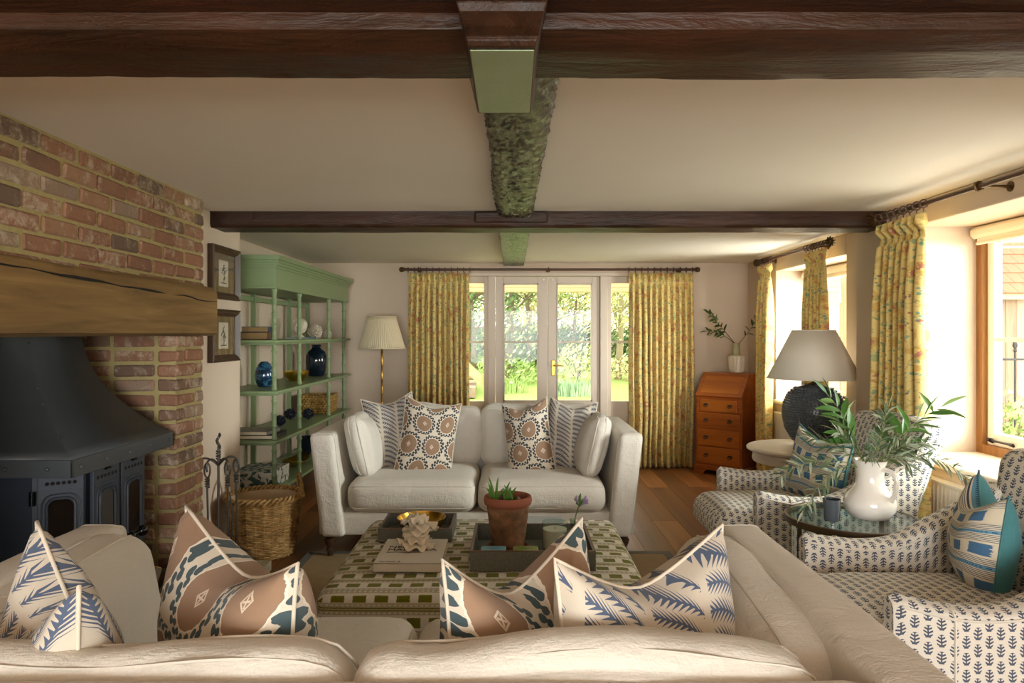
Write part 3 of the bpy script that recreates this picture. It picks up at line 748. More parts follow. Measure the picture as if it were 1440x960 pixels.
def pole(lab, A, B, axis, rings, brackets, wall_dir, fancy=False):
    A, B = Vector(A), Vector(B); t = thing('curtain_pole', lab, 'curtain pole', tuple(A))
    MB().tube([(0,0,0), B-A], .013, 14).build('rod', M['pole_wood'], t)
    d = (B-A).normalized()
    for e, s_ in ((Vector((0,0,0)), -1), (B-A, 1)):
        b = MB(); c = e + d*s_*.03
        if fancy:
            for k in range(10):
                a = 2*PI*k/10; up = Vector((0,0,1)); sd = d.cross(up); w = (up*math.cos(a)+sd*math.sin(a))
                b.tube([c - d*s_*.01, c + w*.022 + d*s_*.005, c + w*.034 + d*s_*.02, c + w*.018 + d*s_*.034], [.008, .009, .007, .004], 6)
            b.sphere(c + d*s_*.02, .02, 10, 8)
        else: b.sphere(c, .028, 14, 10)
        b.tube([e, e + d*s_*.012], .02, 12); b.build('finial', M['old_brass'], t)
    rm = None
    for q in rings:
        if rm is None:
            b = MB(); ring_at(b, (0,0,0), axis, .022, .0045); b.tube([(0,0,-.022), (0,0,-.04)], .003, 5); rm = b.mesh('ring', M['pole_wood'])
        p = (B-A)*((q - (A.x if axis == 'x' else A.y))/((B.x-A.x) if axis == 'x' else (B.y-A.y)))
        inst('ring', rm, t, tuple(p))
    for q in brackets:
        p = (B-A)*((q - (A.x if axis == 'x' else A.y))/((B.x-A.x) if axis == 'x' else (B.y-A.y)))
        b = MB(); w = Vector(wall_dir); b.tube([p, p+w], .008, 8); ring_at(b, tuple(p), axis, .02, .007); b.tube([p+w*.97, p+w], .025, 12); b.build('bracket', M['old_brass'], t)
    return t
curtain('yellow floral curtain left of the french doors', (-1.12, 7.60), (-.455, 7.60), (0, 1), 2.085, .01, 11, .042, 1, 1.0)
curtain('yellow floral curtain right of the french doors, beside the bureau', (1.235, 7.60), (1.94, 7.60), (0, 1), 2.085, .01, 11, .042, 2, .96)
pole('dark wooden curtain pole above the french doors', (-1.15, 7.60, 2.12), (1.955, 7.60, 2.12), 'x', [-1.11 + i*.066 for i in range(11)] + [1.25 + i*.068 for i in range(11)], [-1.0, .39, 1.8], (0, .12, 0))
curtain('narrow yellow floral curtain at the far end of the corner window, behind the bureau', (2.44, 7.02), (2.44, 6.70), (1, 0), 2.10, .01, 5, .045, 3, 1.0)
curtain('yellow floral curtain hanging behind the big table lamp', (2.44, 5.92), (2.44, 5.53), (1, 0), 2.10, .01, 6, .045, 4, 1.0)
pole('dark curtain pole over the far corner window', (2.44, 5.50, 2.14), (2.44, 7.04, 2.14), 'y', [5.54 + i*.06 for i in range(7)] + [6.72 + i*.055 for i in range(6)], [5.75, 6.9], (.12, 0, 0), True)
curtain('wide yellow floral curtain beside the near window reveal, nearest of the curtains', (2.20, 4.27), (2.20, 3.78), (1, 0), 2.08, .01, 7, .055, 5, 1.0)
pole('dark curtain pole over the window beside the armchairs', (2.20, 4.28, 2.125), (2.20, 2.55, 2.125), 'y', [3.80 + i*.066 for i in range(8)], [3.35, 2.7], (.15, 0, 0), True)

# ------------------------------------------------------------------ green bookcase
t = thing('bookcase', 'sage green open bookcase with bamboo style posts against the left wall', 'bookcase', (-1.95, 6.36, 0)); OX, OY = -1.95, 6.36
PY = (5.28, 5.90, 6.84, 7.46)
prof = [(.0, 0), (.018, 0), (.022, .02), (.016, .05)]; z = .10
while z < 1.76:
    prof += [(.016, z-.011), (.0205, z-.006), (.0205, z+.006), (.016, z+.011)]; z += .0925
prof += [(.016, 1.73), (.022, 1.75), (.024, 1.775)]
pmesh = MB().lathe(prof[1:], 14).mesh('post', M['green_paint'], angle=50)
for y in PY: inst('post', pmesh, t, (-1.765-OX, y-OY, 0))
bmesh_ = MB().box(-.018, .018, -.018, .018, 0, 1.78).mesh('rear_post', M['green_paint'], False)
for y in PY: inst('rear_post', bmesh_, t, (-2.145-OX, y-OY, 0))
for z in (.28, .648, 1.013, 1.386):
    o = MB().box(-2.17-OX, -1.715-OX, 5.19-OY, 7.55-OY, z-.022, z).build('shelf', M['green_paint'], t, smooth=False, bevel=.006)
    MB().box(-2.165-OX, -1.74-OX, 5.215-OY, 7.525-OY, z-.036, z-.022).build('shelf_edge', M['green_paint'], o, smooth=False, bevel=.003)
b = MB(); b.box(-2.165-OX, -2.135-OX, 5.28-OY, 7.46-OY, 1.70, 1.74); b.build('back_rail', M['green_paint'], t, smooth=False, bevel=.003)
x0, x1, y0, y1 = -2.18-OX, -1.735-OX, 5.215-OY, 7.525-OY
b = MB()
for (e, za, zb) in ((0, 1.770, 1.926), (.006, 1.764, 1.782), (.006, 1.915, 1.936), (.016, 1.934, 1.956), (.026, 1.954, 1.976), (.042, 1.974, 2.008)):
    b.box(x0, x1+e, y0-e, y1+e, za, zb)
b.build('cornice', M['green_paint'], t, smooth=False, bevel=.003)

def book(name, loc, size, rz, cover, lab, pages='page', group=None):
    """closed book: cover boards + page block; spine on local -y side"""
    w, d, h = size; t = thing(name, lab, 'book', loc, rz, group)
    b = MB(); b.box(-w/2, w/2, -d/2, d/2, 0, .004); b.box(-w/2, w/2, -d/2, d/2, h-.004, h); b.box(-w/2, w/2, -d/2, -d/2+.005, 0, h); b.build('cover', M[cover], t, smooth=False, bevel=.001)
    MB().box(-w/2+.004, w/2-.004, -d/2+.005, d/2-.005, .004, h-.004).build('pages', M[pages], t, smooth=False)
    return t
Z1, Z2, Z3, Z4 = 1.387, 1.014, .649, .281
book('book', (-1.985, 5.53, Z1), (.16, .23, .058), R(90), 'cover_brown', 'brown bound book lying at the bottom of the pair on the top shelf', 'page_old')
book('book', (-1.98, 5.53, Z1+.0585), (.145, .205, .042), R(95), 'cover_navy', 'navy bound book lying on the brown book on the top shelf', 'page_old')
book('book', (-1.94, 6.50, Z1), (.17, .22, .014), R(90), 'cover_blue', 'thin pale blue book under the carved globe on the top shelf')
t = thing('carved_globe', 'cream carved globe on a small foot on the top shelf', 'ornament', (-1.94, 6.5, Z1+.0145))
b = MB(); b.lathe([(.04, 0), (.042, .008), (.03, .015), (.016, .03), (.02, .045)], 18); b.build('foot', M['ceramic_matt'], t)
b = MB(); b.sphere((0,0,.105), .066, 18, 12)
for k in range(7):
    a = 2*PI*k/7; b.tube([(.066*math.cos(a+q*.5)*math.cos(q), .066*math.sin(a+q*.5)*math.cos(q), .105+.066*math.sin(q)) for q in [lerp(-1.3, 1.3, i/10) for i in range(11)]], .006, 5)
b.build('globe', M['ceramic_matt'], t)
def spiky(lab, loc, r, mat, n=70, name='artichoke_ornament', flat=.5):
    b = MB(); b.sphere((0,0,r), r*.8, 12, 8); g = PI*(3-math.sqrt(5))
    for i in range(n):
        z = 1-2*(i+.5)/n; q = math.sqrt(1-z*z); d = Vector((q*math.cos(g*i), q*math.sin(g*i), z)); up = Vector((0,0,1))
        s_ = d.cross(up); s_ = s_.normalized() if s_.length > .01 else Vector((1,0,0)); w = s_.cross(d)
        c = Vector((0,0,r)); tip = c + d*r*1.05 + w*r*.22; k = r*.27
        b.add([c+d*r*.6-s_*k-w*k*.6, c+d*r*.6+s_*k-w*k*.6, c+d*r*.95+s_*k*.5, tip, c+d*r*.95-s_*k*.5, c+d*r*.55+w*k], [(0,1,2,4), (4,2,3), (0,5,1), (1,5,2), (0,4,5), (2,5,3), (4,3,5)])
    o = b.build(name, mat, angle=30, loc=loc); o.location.z -= 0; return tag(o, lab, 'ornament')
spiky('larger white artichoke ornament on the top shelf', (-1.95, 7.04, Z1-.004), .072, M['ceramic_matt'])
spiky('smaller grey artichoke ornament at the end of the top shelf', (-1.88, 7.27, Z1-.003), .047, M['ceramic_matt'], 50)
o = MB().lathe([(.035, 0), (.05, .006), (.068, .05), (.073, .09), (.066, .14), (.045, .18), (.028, .197), (.024, .2), (.02, .19)], 28).build('egg_vase', M['swirl_glass'], loc=(-1.95, 5.60, Z2)); tag(o, 'dark egg shaped vase with swirling blue bands on the second shelf', 'vase')
def bowl(name, lab, loc, r, h, mat, th=.006, foot=.4, n=32, rx=1, ry=1):
    pr = [(r*foot, 0), (r*.62, h*.12), (r*.86, h*.42), (r*.97, h*.75), (r, h), (r-th, h), (r*.95-th, h*.75), (r*.82-th, h*.42), (r*.55, h*.2), (.001, h*.16)]
    o = MB().lathe(pr, n, sx=rx, sy=ry).build(name, mat, loc=loc, angle=60); return tag(o, lab, 'bowl')
bowl('bowl', 'round amber gold bowl on the second shelf', (-1.93, 6.36, Z2), .112, .088, M['gold'], .008, .6)
o = MB().lathe([(.05, 0), (.075, .008), (.095, .07), (.105, .15), (.10, .205), (.08, .245), (.05, .268), (.04, .285), (.05, .312), (.046, .312), (.036, .285)], 32).build('bottle_vase', M['navy_glaze'], loc=(-1.94, 7.05, Z2)); tag(o, 'tall glossy navy bottle vase on the second shelf', 'vase')
book('book', (-1.93, 5.42, Z3), (.30, .33, .030), R(90), 'cover_black', 'large black book at the bottom of the stack on the third shelf')
book('book', (-1.96, 5.40, Z3+.0305), (.25, .31, .028), R(86), 'cover_grey', 'large grey book on the black book on the third shelf')
spiky('dark spiky ball nearest the stack of books on the third shelf', (-1.96, 6.0, Z3-.003), .05, M['navy_dark'], 46, 'spiky_ball')
spiky('dark spiky ball at the back of the third shelf', (-2.03, 6.50, Z3-.003), .052, M['navy_dark'], 46, 'spiky_ball')
spiky('dark spiky ball in front of the seagrass basket on the third shelf', (-1.87, 6.52, Z3-.003), .052, M['navy_dark'], 46, 'spiky_ball')
t = thing('seagrass_basket', 'rectangular woven seagrass basket at the end of the third shelf', 'basket', (-1.94, 7.12, Z3), R(3))
b = MB()
for k in range(8):
    z = .012 + k*.0225; o_ = k*.0018
    for (p, q) in (((-.14-o_, -.17-o_), (.14+o_, -.17-o_)), ((.14+o_, -.17-o_), (.14+o_, .17+o_)), ((.14+o_, .17+o_), (-.14-o_, .17+o_)), ((-.14-o_, .17+o_), (-.14-o_, -.17-o_))):
        L = math.dist(p, q); n = int(L/.008); d = Vector((q[0]-p[0], q[1]-p[1])).normalized(); nn = Vector((d.y, -d.x))
        b.tube([(lerp(p[0], q[0], i/n) + nn.x*.005*math.cos(i*PI/2 + k*PI), lerp(p[1], q[1], i/n) + nn.y*.005*math.cos(i*PI/2 + k*PI), z) for i in range(n+1)], .0115, 5)
b.build('weave', M['seagrass'], t, kind='stuff'); MB().box(-.135, .135, -.165, .165, 0, .01).build('base', M['seagrass'], t, smooth=False)
t = thing('patterned_box', 'box covered in green and white leaf paper on the bottom shelf', 'box', (-1.93, 5.47, Z4), R(-2))
MB().box(-.15, .15, -.19, .19, 0, .095).build('body', M['leaf_paper'], t, smooth=False, bevel=.003); MB().box(-.153, .153, -.193, .193, .088, .125).build('lid', M['leaf_paper'], t, smooth=False, bevel=.003)
b = MB()
def leafdish(u, v):
    a = 2*PI*u; r = v; x = .10*r*math.sin(a)*(1-.25*math.cos(a)); y = .24*r*math.cos(a); z = .055*r*r*(1+.35*abs(math.cos(a))**3) ; return (x, y, z)
b.grid(leafdish, 36, 8, wrapu=True); o = b.build('leaf_dish', M['gold'], loc=(-1.88, 6.22, Z4+.001), angle=180); o.modifiers.new('t', 'SOLIDIFY').thickness = .004; tag(o, 'long gilded leaf shaped dish on the bottom shelf', 'dish')
o = MB().lathe([(.03, 0), (.036, .01), (.07, .08), (.098, .16), (.10, .168), (.094, .165), (.06, .08)], 26).build('flared_vase', M['navy_dark'], loc=(-1.96, 6.80, Z4)); tag(o, 'dark flared vase on the bottom shelf partly hidden by the sofa', 'vase')

# ------------------------------------------------------------------ pictures
def picture(lab, y0, y1, z0, z1, seed):
    t = thing('framed_print', lab, 'picture', (-1.893, (y0+y1)/2, (z0+z1)/2)); hw = (y1-y0)/2; hh = (z1-z0)/2; f = .045
    b = MB()
    prof = [(0, 0), (.034, 0), (.038, .008), (.03, .016), (.034, .024), (.022, .036), (.014, f), (0, f)]   # (out, in from edge)
    cs = [(-hw, -hh, 1, 1), (hw, -hh, -1, 1), (hw, hh, -1, -1), (-hw, hh, 1, -1)]
    vs = []
    for (cy, cz, sy, sz) in cs:
        for (o_, i_) in prof: vs.append((o_, cy + sy*i_, cz + sz*i_))
    n = len(prof); b.add(vs, [(c*n+i, ((c+1) % 4)*n+i, ((c+1) % 4)*n+(i+1) % n, c*n+(i+1) % n) for c in range(4) for i in range(n)])
    b.build('frame', M['picture_frame'], t, smooth=False)
    MB().box(.004, .008, -hw+f-.005, hw-f+.005, -hh+f-.005, hh-f+.005).build('mount', M['mount'], t, smooth=False)
    pr = MB().box(.008, .010, -.075, .075, -.085, .085).build('print', M['paper'], t, smooth=False)
    b = MB(); rg = random.Random(seed)
    b.tube([(.0105, .0, -.06), (.0105, .006, 0), (.0105, -.004, .055)], .0022, 4)
    for k in range(26):
        a = rg.uniform(0, 2*PI); r = rg.uniform(.01, .045); c = (.0105, r*math.cos(a)*.9, .005 + r*math.sin(a)*1.2)
        b.tube([c, (.0105, c[1]+rg.uniform(-.014, .014), c[2]+rg.uniform(-.006, .014))], [.003, .0012], 4)
    b.box(.0101, .0108, -.045, .045, -.066, -.060); b.build('tree_sketch', M['sketch_ink'], pr)
    MB().box(.0125, .0145, -hw+f-.004, hw-f+.004, -hh+f-.004, hh-f+.004).build('glass', M['frame_glass'], t, smooth=False)
picture('upper dark framed tree print beside the brick chimney', 4.42, 4.87, 1.655, 1.995, 1)
picture('lower dark framed tree print beside the brick chimney', 4.42, 4.87, 1.25, 1.59, 2)

b = MB(); b.tube([(-1.893, 4.20, 1.70), (-1.868, 4.20, 1.70)], [.032, .026], 18); o = b.build('wall_sensor', M['white_glaze']); tag(o, 'small round white sensor on the wall between chimney and upper print', 'sensor')
# ------------------------------------------------------------------ floor lamp
t = thing('floor_lamp', 'brass floor lamp with a gathered cream shade beside the green shelves', 'lamp', (-1.335, 7.3, 0))
MB().lathe([(.13, 0), (.13, .015), (.05, .03), (.02, .05)], 28).build('base', M['brass'], t)
prof = [(.011, .03)]; z = .12
while z < 1.36: prof += [(.011, z-.008), (.0145, z), (.011, z+.008)]; z += .14
MB().lathe(prof + [(.011, 1.40)], 12).build('pole', M['brass'], t)
b = MB(); NP = 66
def shd(u, v):
    a = 2*PI*u; k = math.cos(a*NP); r = lerp(.235, .142, v) + k*lerp(.0035, .0022, v); return (r*math.cos(a), r*math.sin(a), 1.282 + .328*v)
b.grid(shd, NP*6, 6, wrapu=True); o = b.build('shade', M['pleat_shade'], t, angle=180); o.modifiers.new('t', 'SOLIDIFY').thickness = .003
b = MB(); ring_at(b, (0,0,0), 'x', 1, .1); b = MB()
for r, z in ((.237, 1.285), (.144, 1.607)): b.tube([(r*math.cos(2*PI*i/40), r*math.sin(2*PI*i/40), z) for i in range(40)], .006, 6, closed=True)
for k in range(3): a = k*2*PI/3; b.tube([(0, 0, 1.41), (.14*math.cos(a), .14*math.sin(a), 1.60)], .003, 5)
b.build('shade_trim', M['pleat_shade'], t)

# ------------------------------------------------------------------ stove under its canopy
t = thing('stove_canopy', 'black flared steel canopy over the stove', 'canopy', (-2.1, 3.28, .85)); OX, OY, OZ = -2.1, 3.28, .85
b = MB(); NV = 16
def can(v):
    e = 1-(1-v)**2.3; z = .92 + (1.5-.92)*v
    return e, z
rows = []
for j in range(NV+1):
    v = j/NV; e, z = can(v); xf = lerp(-1.772, -2.10, e); ya = lerp(2.862, 3.10, e); yb = lerp(3.70, 3.46, e)
    rows.append([(-2.55, ya, z), (xf, ya, z), (xf, yb, z), (-2.55, yb, z)])
for side, nm in ((0, 'side_sheet'), (1, 'front_sheet'), (2, 'side_sheet')):
    b = MB(); vs = []
    for r_ in rows: vs += [tuple(Vector(r_[side])-Vector((OX,OY,OZ))), tuple(Vector(r_[side+1])-Vector((OX,OY,OZ)))]
    b.add(vs, [(2*j, 2*j+1, 2*j+3, 2*j+2) for j in range(NV)]); o = b.build(nm, M['canopy_steel'], t, angle=60); o.modifiers.new('t', 'SOLIDIFY').thickness = .004
b = MB(); x1, ya, yb = -1.765-OX, 2.854-OY, 3.708-OY
b.box(-2.55-OX, x1, ya, ya+.008, 0, .072); b.box(x1-.008, x1, ya, yb, 0, .072); b.box(-2.55-OX, x1, yb-.008, yb, 0, .072); b.build('lip', M['canopy_steel'], t, smooth=False, bevel=.002)
rv = MB().sphere((0,0,0), .009, 10, 6).mesh('rivet', M['canopy_steel'])
for i in range(5): inst('rivet', rv, t, (x1, lerp(ya+.06, yb-.05, i/4), .036))
for i in range(4): inst('rivet', rv, t, (x1-.1-i*.17, ya, .036))
for j in range(9):
    e, z = can(j/9); inst('rivet', rv, t, (lerp(-1.772, -2.10, e)-OX-.012, lerp(2.862, 3.10, e)-OY-.001, z-OZ+.02), None, (.5, .5, .5))
t = thing('stove', 'blue grey cast iron stove with glazed doors in the brick fireplace', 'stove', (-2.05, 3.35, .065)); OX, OY, OZ = -2.05, 3.35, .065
plan = [(-2.5, 3.02), (-2.03, 3.02), (-1.865, 3.125), (-1.865, 3.58), (-2.03, 3.685), (-2.5, 3.685)]
def shrink(k): return [(p[0]-OX-(k if p[0] > -2.4 else 0), (p[1]-3.35)*(1-k*1.6)) for p in plan]
MB().prism(shrink(.012), .05, .82, 'z').build('body', M['cast_iron'], t, smooth=False, bevel=.004)
MB().prism([(p[0]-OX+(.015 if p[0] > -2.4 else 0), (p[1]-3.35)*1.05) for p in plan], 0, .055, 'z').build('plinth', M['cast_iron'], t, smooth=False, bevel=.006)
def panel(P0, P1, z0, z1, name, nv, drawer=False):
    P0, P1 = Vector(P0), Vector(P1); e = (P1-P0).normalized(); L = (P1-P0).length; n = Vector((e.y, -e.x))
    if n.x < 0: n = -n
    def w(a, z, d): q = P0 + e*a + n*d; return (q.x-OX, q.y-OY, z-OZ)
    def rrect(a0, a1, c0, c1, r, k=5):
        pts = []
        for (ca, cz, s0) in ((a1-r, c1-r, 0), (a0+r, c1-r, 90), (a0+r, c0+r, 180), (a1-r, c0+r, 270)):
            for i in range(k+1): an = R(s0 + 90*i/k); pts.append((ca + r*math.cos(an), cz + r*math.sin(an)))
        return pts
    dz = z1-.115
    door = None
    b = MB()
    out = [(.006, z0), (L-.006, z0), (L-.006, z1), (.006, z1)]; m_ = .05 if L > .21 else .038
    b.add([w(a, z, d) for d in (0, .018) for a, z in out], [(0,1,2,3), (7,6,5,4), (0,4,5,1), (1,5,6,2), (2,6,7,3), (3,7,4,0)])
    door = b.build(name, M['cast_iron'], t, smooth=False, bevel=.003)
    zb = z0 + (.13 if drawer else .045)
    inner = rrect(m_, L-m_, zb, dz-.02, .035); N = len(inner)
    b = MB(); b.tube([w(a, z, .02) for a, z in inner], .007, 6, closed=True); o2 = rrect(m_-.017, L-m_+.017, zb-.017, dz-.003, .045); b.tube([w(a, z, .018) for a, z in o2], .004, 6, closed=True); b.build('moulding', M['cast_iron'], door)
    b = MB(); b.add([w(a, z, .0195) for a, z in inner], [tuple(range(N))]); b.build('glass', M['stove_glass'], door, smooth=False)
    b = MB(); b.add([w(a, z, d) for d in (.014, .021) for a, z in ((.015, dz+.008), (L-.015, dz+.008), (L-.015, dz+.016), (.015, dz+.016))], [(0,1,2,3), (7,6,5,4), (0,4,5,1), (1,5,6,2), (2,6,7,3), (3,7,4,0)]); b.build('rail', M['cast_iron'], door, smooth=False)
    for i in range(nv):
        a = lerp(.04, L-.04, i/(nv-1)); MB().tube([w(a, dz+.045, .016), w(a, dz+.045, .0195)], .008, 10).build('vent', M['soot'], door)
    MB().tube([w(L*.5-.02, dz+.075, .02), w(L*.5, dz+.08, .024), w(L*.5+.02, dz+.075, .02)], .006, 6).build('vent_slide', M['black_gloss'], door)
    if drawer:
        b = MB(); b.add([w(a, z, d) for d in (.016, .026) for a, z in ((.03, z0+.03), (L-.03, z0+.03), (L-.03, z0+.095), (.03, z0+.095))], [(0,1,2,3), (7,6,5,4), (0,4,5,1), (1,5,6,2), (2,6,7,3), (3,7,4,0)]); b.build('ash_flap', M['cast_iron'], door, smooth=False, bevel=.004)
        b = MB(); b.sphere(w(L/2, z0+.062, .032), .012, 10, 8); b.build('knob', M['black_gloss'], door)
    return w, L, door
panel((-2.025, 3.024), (-1.872, 3.121), .13, .86, 'side_panel', 6)
w1, L1, d1 = panel((-1.862, 3.128), (-1.862, 3.350), .13, .86, 'fire_door', 6, True)
w2, L2, d2 = panel((-1.862, 3.355), (-1.862, 3.577), .13, .86, 'fire_door', 6, True)
panel((-1.872, 3.584), (-2.025, 3.681), .13, .86, 'side_panel', 6)
for (w_, a, d_) in ((w1, L1-.03, d1), (w2, .03, d2)):
    b = MB(); b.tube([w_(a, .47, .015), w_(a, .47, .05)], .012, 10); s_ = -1 if w_ is w1 else 1; b.tube([w_(a, .47, .045), w_(a+s_*.05, .475, .06)], .010, 10); b.sphere(w_(a+s_*.075, .475, .065), .026, 14, 10); b.sphere(w_(a, .47, .055), .02, 12, 8); b.build('knob', M['black_gloss'], d_)
b = MB()
for z in (.28, .70): b.tube([(-2.035-OX, 3.015-OY, z-OZ), (-2.035-OX, 3.015-OY, z+.06-OZ)], .012, 10)
b.build('hinge', M['black_gloss'], t)
# hearth, slab stones
hearth = MB().box(-2.59, -1.46, 2.0, 3.75, .0, .03).box(-1.765, -1.46, 1.55, 4.30, .0, .03).build('hearth', M['mortar'], smooth=False); tag(hearth, 'low stone hearth in front of the stove', 'hearth')
rg = random.Random(5); sm = MB().box(-.5, .5, -.5, .5, -.5, .5).mesh('stone', M['stone'], False)
for (xa, xb, y, ye) in ((-2.59, -2.2, 2.0, 3.75), (-2.2, -1.765, 2.0, 3.75), (-1.765, -1.45, 1.55, 4.3)):
    while y < ye-.01:
        L = rg.choice((.45, .55, .62)); y1 = min(ye, y+L)
        if ye-y1 < .15: y1 = ye
        inst('stone', sm, hearth, ((xa+xb)/2, (y+y1)/2, .035), None, (xb-xa-.008, y1-y-.008, .058)); y = y1
# split logs lying by the stove
def log(lab, loc, rot, r, L, seed):
    rg = random.Random(seed); n = 7; pl = []
    ang = rg.uniform(1.6, 2.6); pl = [(0, 0)] + [(r*math.cos(ang*i/n)*(1+rg.uniform(-.05, .05)), r*math.sin(ang*i/n)*(1+rg.uniform(-.05, .05))) for i in range(n+1)]
    t = thing('log', lab, 'log', loc); t.rotation_euler = rot
    b = MB().prism([(p[0], p[1]) for p in pl], -L/2, L/2, 'x'); b.build('wood', M['log'], t, smooth=False, bevel=.004)
    b = MB(); vs = [(x, q[0]*1.03, q[1]*1.03) for x in (-L/2+.004, L/2-.004) for q in pl[1:]]; k = len(pl)-1
    b.add(vs, [(i, i+1, k+i+1, k+i) for i in range(k-1)]); b.build('bark', M['trunk'], t, smooth=False)
log('split log lowest of the pile by the stove', (-1.72, 3.60, .07), (0, 0, R(70)), .075, .30, 1)
log('split log leaning on the pile nearest the stove', (-1.80, 3.47, .16), (R(20), R(-62), R(75)), .07, .26, 2)
log('split log lying on top of the pile by the stove', (-1.70, 3.62, .15), (R(10), R(-20), R(95)), .07, .28, 3)
log('split log standing at the brick jamb', (-1.66, 3.72, .19), (0, R(-75), R(60)), .06, .26, 4)

# ------------------------------------------------------------------ fire tools
TX, TY = -1.74, 4.215
t = thing('fire_tool_stand', 'wrought iron fireside tool stand with a twisted finial', 'tool stand', (TX, TY, .064))
def coil(b, c, r, h, n, w=.005): b.tube([(c[0] + r*math.cos(2*PI*n*i/(n*10)), c[1] + r*math.sin(2*PI*n*i/(n*10)), c[2] + h*i/(n*10)) for i in range(n*10+1)], w, 6)
b = MB(); b.tube([(0,0,0), (0,0,.70)], .008, 8); b.build('pole', M['black_iron'], t)
b = MB(); coil(b, (0,0,.62), .011, .06, 4); b.tube([(.008*math.sin(i*.9), .008*math.cos(i*.9), .68 + i*.011) for i in range(10)], [.007, .008, .009, .009, .009, .009, .008, .008, .009, .005], 7); b.build('finial', M['black_iron'], t)
arms = [(-.108, -.03), (-.03, -.085), (.07, -.04), (.082, .06)]
for (ax, ay) in arms:
    b = MB(); b.tube(bez((0,0,.585), (ax*.55, ay*.55, .66), (ax, ay, .62), 10) + [Vector((ax*1.06, ay*1.06, .59)), Vector((ax*1.0, ay*1.0, .565))], .006, 7); b.build('hook_arm', M['black_iron'], t)
b = MB()
for k in range(3): a = 2*PI*k/3+.4; b.tube(bez((0,0,.08), (.06*math.cos(a), .06*math.sin(a), .07), (.13*math.cos(a), .13*math.sin(a), .006), 8), .007, 7)
b.build('foot', M['black_iron'], t)
def tool(name, lab, k, zb, end):
    ax, ay = arms[k]; t = thing(name, lab, 'fire tool', (TX+ax, TY+ay, .064))
    b = MB(); b.tube([(0 + .017*math.sin(2*PI*i/18), 0, .575 + .042*math.cos(2*PI*i/18)) for i in range(18)], .0052, 7, closed=True); b.build('loop', M['black_iron'], t)
    b = MB(); coil(b, (0,0,.475), .0105, .055, 4, .0052); b.build('coil', M['black_iron'], t)
    b = MB(); pts = [(0,0,.535), (0,0,.45), (.004,0,.3), (0,.0,zb)]; b.tube(pts, .0062, 8); b.build('shaft', M['black_iron'], t)
    b = MB()
    if end == 'shovel':
        b.grid(lambda u, v: (lerp(-.05, .05, u)*(1-.15*(v-.5)), -.02 - .02*(1-(2*u-1)**2), zb + .02 - .13*v - .02*((2*u-1)**2)*(v)), 8, 6)
        o = b.build('scoop', M['black_iron'], t); o.modifiers.new('t', 'SOLIDIFY').thickness = .003; return
    if end == 'hook': b.tube([(0,0,zb), (.03,-.01,zb-.02), (.07,-.02,zb-.03), (.10,-.02,zb-.03)], [.006, .006, .005, .003], 7)
    if end == 'brush': b.lathe([(.012, zb-.11), (.03, zb-.10), (.026, zb-.02), (.01, zb)], 12)
    if end == 'tongs': b.tube([(.012,0,.44), (.03,0,.3), (.02,0,.15), (.004,0,zb)], .005, 7)
    b.build('tip' if end != 'brush' else 'bristles', M['black_iron'], t)
tool('hearth_brush', 'wrought iron hearth tool hanging nearest the brick jamb', 0, .18, 'brush')
tool('hearth_shovel', 'wrought iron hearth shovel hanging in the middle of the stand', 1, .15, 'shovel')
tool('fire_tongs', 'wrought iron tongs hanging beside the log basket', 2, .10, 'tongs')
tool('fire_poker', 'wrought iron poker with a hooked tip against the log basket', 3, .10, 'hook')

# ------------------------------------------------------------------ log basket
t = thing('log_basket', 'round brown wicker log basket with hoop handles beside the hearth', 'basket', (-1.615, 4.64, 0), R(25))
t.scale = (.93, .93, 1)
def brad(z): return lerp(.195, .25, (z/.38)**.8)
b = MB(); NS = 26
for k in range(30):
    z = .012 + k*.0118; n = NS*4
    b.tube([((brad(z) + .006*math.cos(PI*i*NS/n*1.0 + k*PI))*math.cos(2*PI*i/n), (brad(z) + .006*math.cos(PI*i*NS/n + k*PI))*math.sin(2*PI*i/n), z + .002*mnoise.noise(Vector((i*.3, k, 0)))) for i in range(n)], .0062, 5, closed=True)
b.build('weave', M['wicker'], t, kind='stuff')
b = MB()
for i in range(NS): a = 2*PI*i/NS; b.tube([(brad(z)*math.cos(a), brad(z)*math.sin(a), z) for z in (.0, .12, .25, .37)], .005, 5)
b.build('stakes', M['wicker'], t)
b = MB()
for ph in (0, 2*PI/3, 4*PI/3):
    n = 90; b.tube([((.25 + .017*math.cos(2*PI*i/n*14 + ph))*math.cos(2*PI*i/n), (.25 + .017*math.cos(2*PI*i/n*14 + ph))*math.sin(2*PI*i/n), .378 + .017*math.sin(2*PI*i/n*14 + ph)) for i in range(n)], .0085, 6, closed=True)
b.build('braided_rim', M['wicker'], t)
for sg in (-1, 1):
    b = MB()
    for ph in (0, PI):
        b.tube([((.245 - .01*math.sin(PI*i/24))*sg + .006*math.cos(i*.9 + ph), lerp(-.12, .12, i/24), .37 + .13*math.sin(PI*i/24)**.7 + .006*math.sin(i*.9 + ph)) for i in range(25)], .007, 6)
    b.build('handle', M['wicker'], t)
b = MB(); b.lathe([(.18, .02), (.225, .33), (.235, .372), (.228, .372), (.2, .31), (.001, .30)], 28); b.build('liner', M['liner'], t)
# ------------------------------------------------------------------ rug
t = thing('rug', 'sisal rug with a grey taped edge under the ottoman', 'rug', (-.15, 3.3, 0))
MB().box(-1.18+.05, 1.18-.05, -1.35+.05, 1.35-.05, .001, .010).build('field', M['sisal'], t, smooth=False)
b = MB(); b.box(-1.18, 1.18, -1.35, -1.30, .001, .012); b.box(-1.18, 1.18, 1.30, 1.35, .001, .012); b.box(-1.18, -1.13, -1.30, 1.30, .001, .012); b.box(1.13, 1.18, -1.30, 1.30, .001, .012)
b.build('border_tape', M['rug_tape'], t, smooth=False)

